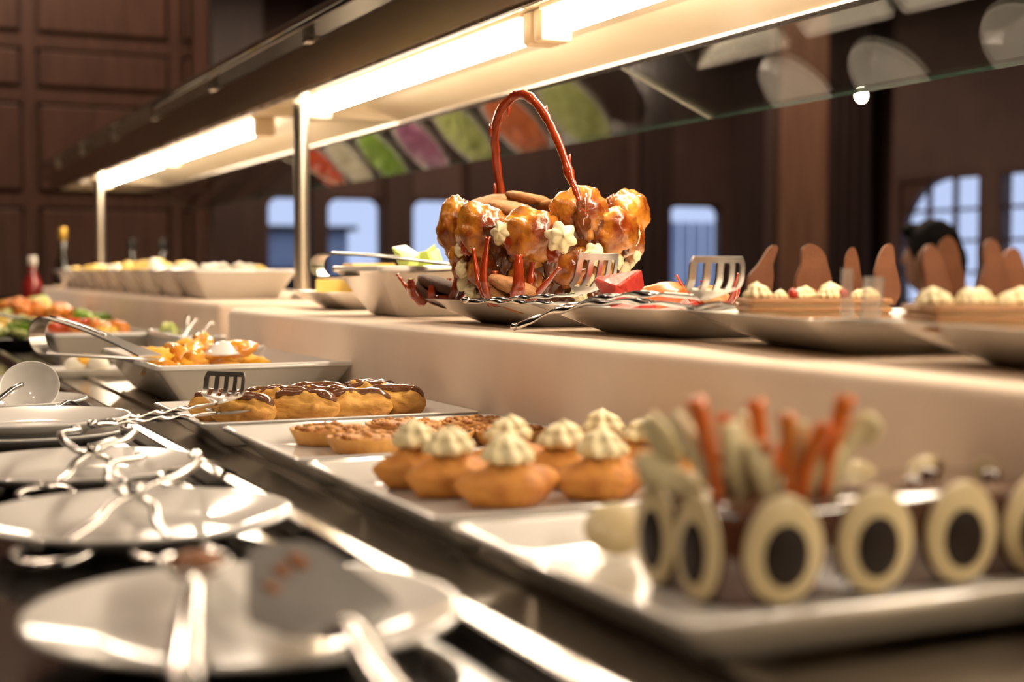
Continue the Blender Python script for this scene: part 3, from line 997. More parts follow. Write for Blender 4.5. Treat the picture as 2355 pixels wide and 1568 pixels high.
# ---- tongs bent from one strip of steel
def strip_tongs(label, hinge, tip, gap, w=.020, rl=.021, grp='strip steel serving tongs', spread=.035):
    m = aim(hinge, tip)
    Lt = (Vector(tip) - Vector(hinge)).length
    r = empty('serving_tongs', (0, 0, 0), 0, label, 'tongs', grp)
    r.matrix_world = m
    up, lo = [], []
    for i in range(15):
        t = i / 14
        x = rl * 1.2 + (Lt - rl * 1.2) * t
        z = rl * (1 - t) * (1 + .12 * sin(t * pi)) + gap * t
        up.append((x, 0, z + .002 * sin(t * 3)))
        lo.append((x, 0, -rl * (1 - t) - gap * t * .2))
    sc = [(1 + .5 * max(0, (i - 10) / 4), 1) for i in range(15)]
    obj('arm', sweep(up, flat(w, .0022), scale=sc), M['satin'], r, smooth=False)
    obj('arm', sweep(lo, flat(w, .0022), scale=sc), M['satin'], r, smooth=False)
    arc = [(rl * 1.2 - rl * 1.25 * sin(a), 0, rl * cos(a)) for a in [pi * j / 14 for j in range(15)]]
    obj('spring_bend', sweep(arc, flat(w * 1.1, .0022), up=(0, 1, 0), twist=[pi / 2] * 15), M['satin'], r, smooth=False)
    obj('handle_rib', sweep([(p[0], 0, p[2] + .0014) for p in up[:9]], circ(.0022, 6)), M['steel'], r)
    return r


strip_tongs('strip steel tongs lying across the rim of the melon bowl', (.622, 2.035, 1.082), (.728, 1.72, 1.076), .004, w=.024, rl=.017)


# ---- slotted pastry tongs with twisted handles
def slot_blade(Lb, W, bend0, bend1, nslots=4):
    """a slotted blade whose slots run along its length; pitch goes from bend0 to bend1"""
    nu = 16
    us = [i / nu for i in range(nu + 1)]
    cols = []
    bars = nslots + 1
    sw, bw = 1.15, 1.0
    tot = bars * bw + nslots * sw
    v = 0
    edges = [0]
    for k in range(bars):
        v += bw
        edges.append(v)
        if k < nslots:
            v += sw
            edges.append(v)
    vs = [2 * e / tot - 1 for e in edges]
    pos, x, z = [], 0.0, 0.0
    for i, u in enumerate(us):
        p = bend0 + (bend1 - bend0) * min(1, u * 1.7) ** 1.2
        wv = W / 2 * min(1, .22 + 2.6 * u) * (1 - .12 * max(0, u - .85) / .15)
        pos.append((x, z, p, wv))
        x += Lb / nu * cos(p)
        z += Lb / nu * sin(p)
    t = .0009
    V, F = [], []
    for (x, z, p, wv) in pos:
        nx, nz = -sin(p), cos(p)
        for s in (1, -1):
            for q in vs:
                cup = -.006 * (q * q) * min(1, wv / (W / 2)) * 0.6
                V.append((x + s * t * nx + nx * -cup, q * wv, z + s * t * nz + nz * -cup))
    nc = len(vs)
    solid = lambda i, k: not (k % 2 == 1 and 5 <= i < 14)
    idx = lambda i, s, k: i * 2 * nc + s * nc + k
    for i in range(nu):
        for k in range(nc - 1):
            if not solid(i, k):
                continue
            F.append((idx(i, 0, k), idx(i, 0, k + 1), idx(i + 1, 0, k + 1), idx(i + 1, 0, k)))
            F.append((idx(i, 1, k), idx(i + 1, 1, k), idx(i + 1, 1, k + 1), idx(i, 1, k + 1)))
            for (di, dk, e) in ((-1, 0, (idx(i, 0, k), idx(i, 1, k), idx(i, 1, k + 1), idx(i, 0, k + 1))),
                                (1, 0, (idx(i + 1, 0, k), idx(i + 1, 0, k + 1), idx(i + 1, 1, k + 1), idx(i + 1, 1, k))),
                                (0, -1, (idx(i, 0, k), idx(i + 1, 0, k), idx(i + 1, 1, k), idx(i, 1, k))),
                                (0, 1, (idx(i, 0, k + 1), idx(i, 1, k + 1), idx(i + 1, 1, k + 1), idx(i + 1, 0, k + 1)))):
                a, b = i + di, k + dk
                if not (0 <= a < nu and 0 <= b < nc - 1) or not solid(a, b):
                    F.append(e)
    return V, F


def slotted_tongs(label, end, root, Lb=.070, W=.060, roll=0.0, lift=62, arch=0.0, hr=.0030):
    m = aim(end, root, roll)
    Lh = (Vector(root) - Vector(end)).length
    r = empty('pastry_tongs', (0, 0, 0), 0, label, 'tongs', 'slotted pastry tongs with twisted handles')
    r.matrix_world = m
    for s, (zo, b0, b1, k) in enumerate(((0, -8, 6, 1.0), (.010, 18, lift, 1.0))):
        pth = [(Lh * i / 26, .0035 * (1 if s else -1) * sin(pi * i / 26), zo * (i / 26) + arch * sin(pi * i / 26)) for i in range(27)]
        tw = [i * .62 if 3 < i < 22 else (1.9 if i <= 3 else 13.0) for i in range(27)]
        obj('handle', sweep(pth, circ(hr, 8, hr * .48), twist=tw), M['steel'], r, smooth=True)
        bl = slot_blade(Lb * k, W * (1 if s else .92), radians(b0), radians(b1))
        obj('slotted_blade', xf(bl, (Lh - .002, 0, zo)), M['satin'], r, smooth=True, auto=40)
    obj('end_joint', xf(blob(.006, .004, .004, 2, 0, 1, 2), (0, 0, .001)), M['steel'], r)
    return r


slotted_tongs('slotted tongs leaning on the eclair tray with the handle over a plate', (.192, 1.315, CT + .036), (.330, 1.422, CT + .031), Lb=.039, W=.052, lift=82)
slotted_tongs('slotted tongs lying at the foot of the profiterole basket', (.612, 1.445, RT + .031), (.686, 1.312, RT + .030), Lb=.054, W=.078, lift=78)
slotted_tongs('slotted tongs laid across the red fruit with a long twisted handle', (.628, 1.352, RT + .005), (.692, 1.080, RT + .030), Lb=.045, W=.070, lift=80, arch=.016, hr=.0040)

# ---------------------------------------------------------------- the profiterole basket
bk = empty('profiterole_basket', (.760, 1.556, PF), -YAW, 'caramel profiterole basket with a tall red sugar handle', 'dessert')
mm = lambda *v: tuple(a / 1000 for a in v)
body = lathe([(0, 0), (.062, 0), (.068, .004), (.077, .030), (.090, .060), (.102, .085), (.104, .092), (.098, .094), (.090, .080), (.078, .045), (.066, .030), (0, .028)], 40,
             lambda r, z, a, i: (r * (1 + .05 * noise.noise(Vector((cos(a) * 3, sin(a) * 3, z * 30)))), z))
obj('caramel_shell', body, M['caramelbody'], bk)
CH_ = [  # dx, dz, dy(away), rx, ry, rz  in millimetres
    (-106, 92, 8, 22, 26, 40), (-74, 88, -52, 31, 27, 34), (-15, 80, -82, 37, 29, 36), (42, 106, -66, 35, 30, 33), (78, 84, -58, 33, 29, 33),
    (102, 108, -4, 28, 28, 32), (108, 78, -12, 15, 22, 26), (-92, 56, -18, 20, 22, 27), (32, 46, -72, 31, 22, 27), (-18, 36, -66, 27, 20, 28),
    (-64, 42, -46, 26, 22, 27), (66, 46, -46, 25, 22, 26),
    (-86, 88, 56, 28, 26, 32), (-40, 92, 90, 30, 26, 30), (14, 90, 96, 30, 26, 30), (62, 92, 74, 30, 26, 30), (90, 90, 40, 27, 26, 30),
    (-66, 40, 42, 22, 22, 26), (-28, 40, 66, 24, 22, 26), (24, 40, 66, 24, 22, 26), (62, 40, 44, 22, 22, 26)]
for i, (dx, dz, dy, rx, ry, rz) in enumerate(((22, 16, -56, 26, 18, 20), (-26, 14, -56, 24, 18, 18), (-58, 16, -34, 20, 18, 20), (52, 18, -34, 22, 18, 20), (-44, 60, -72, 14, 12, 26), (8, 58, -84, 12, 12, 24), (60, 66, -70, 12, 12, 24))):
    obj('caramel_lump', blob(rx / 1000, ry / 1000, rz / 1000, i + 60, .30, 1.8, 4), M['caramelbody'], bk, mm(dx, dy, dz))
for i, (dx, dz, dy, rx, ry, rz) in enumerate(CH_):
    o = obj('profiterole', blob(rx / 1000, ry / 1000, rz / 1000, i + 1, .20, 1.5, 4), M['choux'], bk, mm(dx, dy, dz), (0, 0, i * .9 if abs(rx - ry) < 4 else 0))
# sugar handle
hp = [(-44, 96, 62), (-50, 130, 66), (-57, 180, 56), (-58, 214, 40), (-50, 238, 20), (-32, 253, 0), (-14, 247, -12), (4, 222, -30), (20, 185, -50), (31, 150, -66), (39, 125, -82), (44, 106, -96)]
pth = spline([mm(x, y, z) for x, z, y in hp], 6)
n = len(pth)
sc = [(.85 + .35 * noise.noise(Vector((k * .35, 1, 0))) + .25 * noise.noise(Vector((k * .9, 5, 0)))) for k in range(n)]
obj('sugar_handle', sweep(pth, circ(.0056, 10, .0068), scale=[max(.6, s) for s in sc]), M['caramel'], bk)
sc2 = [(.7 + .5 * noise.noise(Vector((k * .5, 9, 0)))) for k in range(n)]
off = [p + Vector((.0035 + .0015 * noise.noise(Vector((k * .4, 3, 1))), -.003, -.0025)) for k, p in enumerate(pth)]
obj('sugar_strand', sweep(off, circ(.0026, 8), scale=[max(.4, s) for s in sc2]), M['caramel'], bk)
for k in (8, 19, 25, 40, 50):
    p = pth[k]
    obj('sugar_drip', xf(blob(.0022, .0022, .009, k, .3, 2, 2), tuple(p + Vector((-.006 if k < 25 else .006, -.003, -.004)))), M['caramel'], bk)
obj('caramel_drip', xf(blob(.009, .005, .022, 4, .5, 2, 3), mm(44, -95, 98)), M['caramelbody'], bk)
for i, (dx, dz, dy, sx, sz) in enumerate(((-36, 76, -104, 7, 16), (62, 96, -84, 6, 14), (-90, 70, -66, 5, 14), (94, 74, -70, 5, 14), (10, 62, -104, 6, 12), (84, 118, -10, 5, 14), (70, 116, 30, 12, 14), (-52, 40, -72, 5, 16), (48, 36, -90, 5, 12), (0, 22, -82, 8, 12), (118, 96, -6, 4, 20))):
    obj('caramel_drip', xf(blob(sx * 1.3 / 1000, .004, sz / 1000, i + 7, .5, 2, 3), mm(dx, dy * .96, dz)), M['caramelbody' if i % 2 else 'caramel'], bk)
# piped cream stars, each facing outwards
for i, (dx, dz, dy, r) in enumerate(((-46, 84, -92, 14), (18, 78, -108, 17), (56, 58, -90, 14), (104, 82, -44, 12), (-96, 66, -46, 9), (-94, 44, -38, 11), (108, 60, -24, 10), (40, 16, -80, 12), (84, 52, -66, 10), (-84, 18, -30, 10), (52, 30, -82, 9))):
    d = Vector((dx, dy, 12)).normalized()
    q = d.to_track_quat('Z', 'Y').to_matrix().to_4x4()
    q.translation = Vector(mm(dx, dy, dz))
    obj('cream_star', xm(rosette(r / 1000, r * .95 / 1000, i + 20, 6), q), M['whip'], bk)
# almond slivers at the sides
for i, (dx, dz, dy) in enumerate(((-96, 28, -24), (-94, 44, -34), (108, 54, 4), (-80, 10, -30), (98, 40, -24))):
    obj('almond', xf(blob(.008, .003, .013, i, .1, 1, 2), mm(dx, dy, dz), (0, .3, .5 if dx > 0 else -.5)), M['whip'], bk)


def cookie(R_=.030, H=.012, seed=0):
    return lathe([(0, 0), (R_ * .8, 0), (R_ * .97, H * .25), (R_, H * .5), (R_ * .94, H * .75), (R_ * .7, H * .95), (0, H)], 32,
                 lambda r, z, a, i: (r * (1 + .05 * noise.noise(Vector((cos(a) * 2, sin(a) * 2, seed)))), z + .0012 * noise.noise(Vector((cos(a) * r * 200, sin(a) * r * 200, seed)))))


def at_basket(dx, dz, dy):
    return bk.matrix_basis @ Vector(mm(dx, dy, dz)) if False else Matrix.Translation(bk.location) @ (Matrix.Rotation(-YAW, 4, 'Z') @ Vector(mm(dx, dy, dz)))


for i, (dx, dz, dy, a, b, lb) in enumerate(((-68, 118, 20, .1, -.32, 'round brown cookie leaning at the left inside the profiterole basket'),
                                            (-18, 124, 24, .1, .16, 'round brown cookie on top inside the profiterole basket'),
                                            (-38, 110, -24, .25, .10, 'lower round cookie at the front inside the profiterole basket'),
                                            (20, 110, 12, -.2, .2, 'round cookie behind the profiterole that bears the handle'),
                                            (40, 96, 40, .1, -.2, 'round cookie at the back inside the profiterole basket'))):
    o = obj('cookie', cookie(.029, .012, i), M['cookie'], loc=at_basket(dx, dz, dy), rot=(a, b, 0))
    tag(o, lb, 'cookie', 'cookies inside the basket')


# ---- caramel claw cups holding a cookie
def claw_cup(label, x, y, z, R_, spikes, seed, ck_mat, clabel, two=True):
    r = empty('caramel_cup', (x, y, z), -YAW, label, 'dessert', 'small caramel cups with upright spikes')
    obj('cup_base', lathe([(0, 0), (R_ * .55, 0), (R_ * .75, .003), (R_ * .82, .010), (R_ * .76, .0105), (R_ * .66, .006), (0, .005)], 22,
                          lambda rr, zz, a, i: (rr * (1 + .12 * noise.noise(Vector((cos(a) * 2, sin(a) * 2, seed)))), zz)), M['caramel'], r)
    for (a, top, h, w) in spikes:
        pts = [(R_ * .6 * cos(a), R_ * .6 * sin(a), .002), (R_ * .95 * cos(a), R_ * .95 * sin(a), h * .35), ((R_ + top * .5) * cos(a), (R_ + top * .5) * sin(a), h * .7), ((R_ + top) * cos(a), (R_ + top) * sin(a), h)]
        p2 = spline(pts, 5)
        m_ = len(p2)
        obj('sugar_spike', sweep(p2, circ(w, 8, w * .6), scale=[1.5 - .9 * (k / (m_ - 1)) + .25 * noise.noise(Vector((k * .6, seed, a))) + (.35 if k == m_ - 1 else 0) for k in range(m_)]), M['caramel'], r)
    for k in range(2 if two else 1):
        c = obj('cookie', cookie(R_ * .86, .013, seed + k), ck_mat, loc=(x + .002 * k, y - .004 * k, z + .007 + .010 * k), rot=(.55 - .3 * k, .25, 0))
        tag(c, clabel[k], 'cookie', 'cookies held in caramel cups')


claw_cup('small caramel cup with spikes at the left corner of the basket plate', .664, 1.664, PF + .0005, .035,
         [(2.9, .016, .036, .0044), (3.8, .004, .030, .0085), (4.6, .0, .022, .005), (5.5, .004, .040, .0052), (.1, .008, .030, .0055), (1.2, .006, .030, .004), (2.1, .006, .030, .004)], 3, M['choccookie'],
         ['lower dark cookie in the left caramel cup', 'upper dark cookie in the left caramel cup'])
claw_cup('small caramel cup with long spikes in front of the basket', .668, 1.452, PF + .0005, .036,
         [(2.9, .006, .066, .0046), (3.7, -.008, .078, .0050), (5.0, .000, .058, .0066), (5.9, .024, .044, .0054), (.9, .006, .050, .005), (2.0, .004, .040, .005)], 8, M['cookie'],
         ['lower golden cookie in the long spiked caramel cup', 'upper golden cookie in the long spiked caramel cup'])
claw_cup('small caramel cup half hidden behind the slotted tongs', .790, 1.222, PF + .0005, .026,
         [(2.9, .012, .036, .0034), (3.6, .004, .028, .003), (5.4, .008, .038, .0034), (.4, .008, .036, .0034), (1.8, .006, .030, .0034)], 15, M['cookie'],
         ['golden cookie in the caramel cup behind the slotted tongs', ''], False)

# red fruit on its plate
rnd = random.Random(21)
RF = [(.716, 1.285, .019, .062, .034, .042, 'watermelon', 'big slice of red fruit beside the basket plate', .5, .1), (.742, 1.245, .014, .060, .026, .028, 'redpeel', 'orange red fruit slice right of the big red slice', -.3, .25),
      (.700, 1.232, .004, .050, .030, .010, 'watermelon', 'flat red fruit slice under the twisted handle', .1, 0), (.722, 1.180, .004, .056, .030, .010, 'watermelon', 'flat red fruit slice under the slotted blade', .4, 0),
      (.760, 1.160, .008, .048, .034, .018, 'watermelon', 'red fruit slice behind the slotted blade', 1.2, .1), (.780, 1.288, .009, .048, .034, .020, 'watermelon', 'red fruit slice at the back of its plate', 2.0, .1),
      (.828, 1.190, .009, .046, .032, .020, 'redpeel', 'orange slice at the far right of its plate', .8, .1)]
for (x, y, z, sx, sy, sz, m_, lb, rz, rx) in RF:
    o = obj('fruit_slice', chunk(sx, sy, sz, random.Random(int(x * 1000)), 9) if m_ == 'watermelon' else blob(sx / 2, sy / 2, sz / 2, int(x * 1000), .22, 1.6, 3), M[m_], smooth=m_ != 'watermelon', loc=(x, y, PF + z), rot=(rx, -.2, rz))
    tag(o, lb, 'fruit', 'red fruit slices')


# ---------------------------------------------------------------- layered pastries with cream and chocolate leaves
def leaf_geo(w, h, seed, lean, point=.5):
    n = 24
    t = .0024
    L_, R2 = [], []
    rnd_ = random.Random(seed)
    ph = rnd_.uniform(0, 6)
    kn = [(0, .50), (.14, .84), (.30, 1), (.48, .90), (.66, 1 - point), (.80, .92 - point), (.91, .66 - point * .6), (.97, .36 - point * .2), (1, .06)]
    for i in range(n + 1):
        u = i / n
        for (u0, w0), (u1, w1) in zip(kn, kn[1:]):
            if u0 <= u <= u1:
                prof = w0 + (w1 - w0) * (u - u0) / (u1 - u0)
        hw = max(.0012, w / 2 * prof * (1 + .05 * sin(11 * u + ph)))
        cx = lean * u * u * h + .05 * w * sin(6 * u + ph)
        L_.append((cx - hw, u * h))
        R2.append((cx + hw, u * h))
    ring = R2 + L_[::-1]
    bend = lambda x, z: .12 * z * (z / h)
    return loft([[(x * .95, -t + bend(x, z), z) for x, z in ring], [(x, -t * .3 + bend(x, z), z) for x, z in ring], [(x, t * .3 + bend(x, z), z) for x, z in ring], [(x * .95, t + bend(x, z), z) for x, z in ring]])


def layered(x, y, z, L, W, rz, label):
    r = empty('layered_pastry', (x, y, z), rz, label, 'pastry', 'layered pastries topped with cream and chocolate leaves')
    zz = 0
    for k in range(3):
        g = rect_dish([(.0, .0, 0, 0), (L / 2, W / 2, 0, .003), (L / 2 + .001, W / 2 + .001, .002, .003), (L / 2, W / 2, .0042, .003), (.001, .001, .0042, .0005)], 2)
        obj('pastry_sheet', xf(g, (0, 0, zz)), M['mille'], r, auto=40)
        zz += .0042
        if k < 2:
            g = rect_dish([(.0, .0, 0, 0), (L / 2 - .002, W / 2 - .002, 0, .003), (L / 2 - .001, W / 2 - .001, .0012, .003), (L / 2 - .002, W / 2 - .002, .0024, .003), (.001, .001, .0024, .0005)], 2)
            obj('custard', xf(g, (0, 0, zz)), M['custard'], r, auto=40)
            zz += .0024
    return r, zz


p1, ph_ = layered(.735, .985, PF + .0005, .118, .062, -YAW + .05, 'left layered pastry topped with cream dollops and chocolate leaves')
p2, _ = layered(.722, .742, PF + .0005, .135, .062, -YAW + .10, 'right layered pastry topped with cream dollops and chocolate leaves')
for r, lst in ((p1, ((-46, 2, 11, 9), (-14, -8, 8, 6), (-4, 4, 8, 7), (10, -10, 9, 7), (18, 6, 12, 9), (42, -6, 8, 6), (50, 4, 8, 6), (34, -14, 6, 5), (-26, 8, 6, 5))),
               (p2, ((-58, -2, 11, 8), (-48, 6, 7, 6), (-34, -4, 8, 8), (-24, 2, 10, 8), (-8, -6, 7, 6), (6, 4, 12, 8), (20, -4, 10, 9), (32, 4, 12, 11), (50, -4, 10, 8), (60, 4, 9, 7)))):
    for i, (dx, dy, rr, h) in enumerate(lst):
        obj('cream_dollop', xf(rosette(rr / 1000, h * 1.5 / 1000, i + dx, 9), mm(dx, dy, ph_ * 1000 - .5)), M['whip'], r)
for i, (dx, dy) in enumerate(((-20, -14), (4, 14), (26, -2))):
    obj('red_berry', xf(blob(.0045, .0045, .0045, i, .1, 1, 2), mm(dx, dy, ph_ * 1000 + 4)), M['watermelon'], p1)
for r, lst in ((p1, ((-44, 6, 25, 52, .34, 10, .45), (6, 12, 33, 53, -.05, 4, .22), (36, 10, 18, 50, .06, -8, .30), (66, 8, 25, 53, .12, 6, .35))),
               (p2, ((-50, 10, 22, 48, .02, 12, .2), (-41, 16, 25, 54, .06, -14, .35), (-10, 8, 24, 52, .05, 0, .38), (10, 14, 28, 46, .06, 14, .35), (48, 10, 26, 50, .1, 6, .4)))):
    for i, (dx, dy, w, h, lean, rz, pt) in enumerate(lst):
        obj('chocolate_leaf', leaf_geo(w / 1000, h / 1000, i + w, lean, pt), M['leafchoc'], r, mm(dx, dy, ph_ * 1000 - 6), (radians(-6), 0, radians(rz)), auto=30)

# clear plastic tongs standing on the right plate
r = empty('plastic_tongs', (.668, .838, RT + .024), -YAW, 'clear plastic tongs resting between the two layered pastries', 'tongs')
for s, top in ((-1, 36), (1, 30)):
    pts = [mm(12 * s * .6, 6, 4), mm(9 * s, 2, 14), mm(10 * s, 0, top + 6)]
    pp = spline(pts, 5)
    obj('prong', sweep(pp, flat(.016 if s > 0 else .008, .003)), M['acrylic'], r, smooth=False)
obj('grip', xf(rect_dish([(0, 0, 0, 0), (.026, .010, 0, .004), (.028, .012, .003, .005), (.026, .010, .006, .004), (.001, .001, .006, .0005)], 3), (0, 0, 0)), M['acrylic'], r, auto=40)

# ---------------------------------------------------------------- far left: bowls, tongs and salads
b1 = obj('serving_bowl', bowl_geo(.088, .192, .130, .220, .058), M['porcelain'], loc=(.462, 1.972, CT), auto=50)
tag(b1, 'large rectangular flared white bowl of orange fruit beside the eclair tray', 'bowl')
rnd = random.Random(31)
for i in range(30):
    x, y = .448 + rnd.uniform(-.080, .080), 2.04 + rnd.uniform(-.12, .12)
    z = CT + .036 + .018 * rnd.random() + (.014 if i % 4 == 0 else 0)
    o = obj('peach_slice', blob(.024 + .003 * (i % 3), .016, .012, i, .35, 2.0, 3), M['peach' if i % 3 else 'yolk'], loc=(x, y, z), rot=(rnd.uniform(-.3, .3), rnd.uniform(-.3, .3), rnd.uniform(0, 6)))
    tag(o, 'glazed orange fruit slice heaped in the large rectangular bowl', 'fruit', 'orange fruit slices in the large bowl')


def spoon_bowl(L, W, D, t=.0015):
    rings = []
    for k in range(6):
        q = math.sin((k / 5) * pi / 2)
        rings.append([(L / 2 * q * cos(a) * (1 + .1 * cos(a)), W / 2 * q * sin(a), -D * (1 - q * q)) for a in [2 * pi * j / 26 for j in range(26)]])
    for k in range(5, -1, -1):
        q = math.sin((k / 5) * pi / 2)
        rings.append([(L / 2 * q * .96 * cos(a) * (1 + .1 * cos(a)), W / 2 * q * .96 * sin(a), -D * (1 - q * q) + t) for a in [2 * pi * j / 26 for j in range(26)]])
    V, F = loft(rings)
    return V, F


r = empty('serving_spoon', (.470, 1.985, CT + .058), .9, 'white serving spoon lying upturned on the orange fruit', 'spoon')
obj('bowl', xf(spoon_bowl(.075, .052, .018), (0, 0, 0), (pi, 0, 0)), M['porcelain'], r)
obj('handle', sweep(spline([(.036, 0, .001), (.07, 0, .004), (.13, 0, .002)], 5), circ(.005, 8, .003)), M['porcelain'], r)
strip_tongs('steel tongs hooked over the left rim of the large rectangular bowl', (.236, 2.13, .985), (.352, 1.90, .958), .004, w=.024, rl=.026)

b2 = obj('serving_bowl', bowl_geo(.075, .15, .095, .19, .058), M['porcelain'], loc=(.425, 2.925, CT), auto=50)
tag(b2, 'rectangular white dish of orange stew behind the large bowl', 'bowl')
b3 = obj('serving_bowl', bowl_geo(.035, .14, .042, .16, .062), M['porcelain'], loc=(.545, 2.60, CT), auto=50)
tag(b3, 'narrow white dish holding spoons beside the riser', 'bowl')


def heap(name, label, cx, cy, z, rx, ry, h, n, pal, sizes, seed, cat='food', group=None):
    """pieces of a salad heaped on a dish: every piece an object of its own"""
    rnd = random.Random(seed)
    for i in range(n):
        a, q = rnd.uniform(0, 2 * pi), math.sqrt(rnd.random())
        s = rnd.uniform(*sizes)
        o = obj(name, blob(s, s * rnd.uniform(.45, .9), s * rnd.uniform(.35, .6), seed * 40 + i, .3, 1.6, 2), M[rnd.choice(pal)],
                loc=(cx + rx * q * cos(a), cy + ry * q * sin(a), z + h * (1 - q * q) + s * .3), rot=(rnd.uniform(-.6, .6), rnd.uniform(-.6, .6), rnd.uniform(0, 6)))
        tag(o, label, cat, group or label)


heap('stew_piece', 'glazed orange piece in the rectangular dish behind the large bowl', .425, 2.925, CT + .045, .06, .14, .016, 24, ['orange_salad', 'orange_salad', 'yellow_salad', 'tomato'], (.018, .030), 3)
heap('green_piece', 'green vegetable piece in the narrow dish beside the riser', .540, 2.72, CT + .050, .018, .04, .016, 5, ['green_salad', 'pale_salad'], (.012, .018), 4)
for i, (x, y, a, l) in enumerate(((.530, 2.55, .5, .055), (.545, 2.50, .15, .050), (.550, 2.62, 1.2, .060))):
    r = empty('serving_spoon', (x, y, CT + .05), a, ('steel spoon leaning at the left in the narrow dish', 'steel spoon standing upright in the narrow dish', 'steel spoon leaning right in the narrow dish')[i], 'spoon', 'steel spoons in the narrow dish')
    obj('handle', sweep(spline([(0, 0, 0), (l * .3, 0, l * .35), (l * .55, 0, l * .62), (l * .62, 0, l * .55)], 6), circ(.0034, 8)), M['steel'], r)
    obj('bowl', xf(spoon_bowl(.05, .035, .010), (-.02, 0, -.012), (0, -.7, 0)), M['steel'], r)

o = obj('small_dish', rect_dish([(0, 0, .003, 0), (.05, .04, .003, .008), (.054, .044, 0, .01), (.07, .06, .012, .012), (.071, .061, .014, .012), (.066, .056, .012, .012), (.05, .04, .006, .01), (.001, .001, .006, .0005)]), M['porcelain'], loc=(.350, 2.42, CT), auto=50)
tag(o, 'small white dish of egg wedges left of the large bowl', 'dish')
for i, (x, y, a) in enumerate(((.335, 2.425, .2), (.362, 2.41, 1.9), (.352, 2.445, 3.2))):
    r = empty('egg_wedge', (x, y, CT + .010), a, ('boiled egg wedge at the front of the small dish', 'boiled egg wedge at the right of the small dish', 'boiled egg wedge at the back of the small dish')[i], 'egg', 'boiled egg wedges')
    obj('egg_white', xf(blob(.026, .016, .014, i, .05, 1, 3, .6), (0, 0, .010)), M['white_food'], r)
    obj('yolk', xf(blob(.014, .008, .010, i, .1, 1, 2), (.004, -.009, .015)), M['yolk'], r)

# black tray with pale salad and a platter of orange salad farther off
o = obj('black_tray', tray_geo(.085, .20, .030), M['black'], loc=(.335, 3.36, CT), auto=50)
tag(o, 'black rectangular tray of pale salad at the left edge', 'tray')
heap('salad_leaf', 'pale green salad leaf on the black tray', .335, 3.33, CT + .020, .055, .16, .030, 30, ['pale_salad', 'pale_salad', 'yellow_salad', 'green_salad'], (.020, .034), 6)
o = obj('salad_platter', square_plate_geo(.17, .028), M['porcelain'], loc=(.430, 4.02, CT), auto=60)
tag(o, 'far white platter heaped with orange and yellow salad', 'platter')
heap('salad_piece', 'orange or yellow piece heaped on the far white platter', .430, 4.00, CT + .020, .13, .15, .065, 54, ['orange_salad', 'yellow_salad', 'orange_salad', 'pale_salad'], (.022, .036), 7)
o = obj('salad_platter', square_plate_geo(.13, .028), M['porcelain'], loc=(.490, 3.52, CT), auto=60)
tag(o, 'white platter of orange fruit between the stew dish and the far salad', 'platter')
heap('orange_piece', 'orange piece heaped on the platter behind the stew dish', .488, 3.52, CT + .018, .09, .10, .040, 26, ['orange_salad', 'yellow_salad', 'green_salad'], (.020, .032), 8)
r = empty('salad_tongs', (.318, 3.20, CT + .060), -.2, 'dark handled tongs lying on the pale salad', 'tongs')
obj('arm', sweep(spline([(-.07, -.05, .03), (0, 0, .01), (.05, .05, 0)], 6), circ(.005, 8, .003)), M['black'], r)
obj('arm', sweep(spline([(-.07, -.05, .03), (.01, -.01, .012), (.06, .03, 0)], 6), circ(.005, 8, .003)), M['steel'], r)

# ---- the row of square bowls on the farther riser
bg_ = bowl_geo(.075, .085, .108, .118, .060)
FILL = [('white_food', 'white'), ('white_food', 'white'), ('white_food', 'white'), ('cheese', 'yellow'), ('yellow_salad', 'yellow'), ('white_food', 'white'), ('yellow_salad', 'yellow'), ('cheese', 'yellow'), ('white_food', 'pale')]
rnd = random.Random(44)
bme = None
for i in range(9):
    y = 2.93 + i * .245
    x = .715
    lb = 'square white bowl of %s pieces, %s from the near steel post' % (FILL[i][1], ORD[i])
    o = obj('square_bowl', bg_ if bme is None else bme, M['porcelain'], loc=(x, y, 1.017), auto=50)
    bme = o.data
    tag(o, lb, 'bowl', 'row of square bowls on the farther riser')
    for k in range(9):
        a, q = rnd.uniform(0, 6.28), .075 * math.sqrt(rnd.random())
        s = rnd.uniform(.014, .024)
        m_ = FILL[i][0] if k % 4 else rnd.choice(['white_food', 'cheese', FILL[i][0]])
        c = obj('%s_piece' % FILL[i][1], blob(s, s * .8, s * .7, i * 20 + k, .25, 1.5, 2), M[m_], loc=(x + q * cos(a), y + q * sin(a), 1.017 + .052 + .014 * (1 - q / .075) + (.012 if i in (3, 4) else 0)), rot=(0, rnd.uniform(-.5, .5), a))
        tag(c, '%s food piece heaped in the %s square bowl from the near post' % (FILL[i][1], ORD[i]), 'food', 'pieces in the row of square bowls')


# ---- bottles at the far end
def bottle(label, x, y, z, h, R_, m_, cap, labelm=None, neck=.35):
    r = empty('bottle', (x, y, z), 0, label, 'bottle', 'bottles at the far end of the buffet')
    obj('body', lathe([(0, 0), (R_ * .9, 0), (R_, h * .02), (R_, h * (.95 - neck) * .8), (R_ * .9, h * (.95 - neck) * .92), (R_ * .36, h * (.95 - neck) * 1.18), (R_ * .32, h * .93), (0, h * .93)], 24), M[m_], r)
    obj('cap', lathe([(0, h * .86), (R_ * .40, h * .86), (R_ * .42, h * .88), (R_ * .42, h * .985), (R_ * .36, h), (0, h)], 20), M[cap], r)
    if labelm:
        obj('label', lathe([(R_ * 1.015, h * .12), (R_ * 1.015, h * .36)], 24), M[labelm], r)
    return r


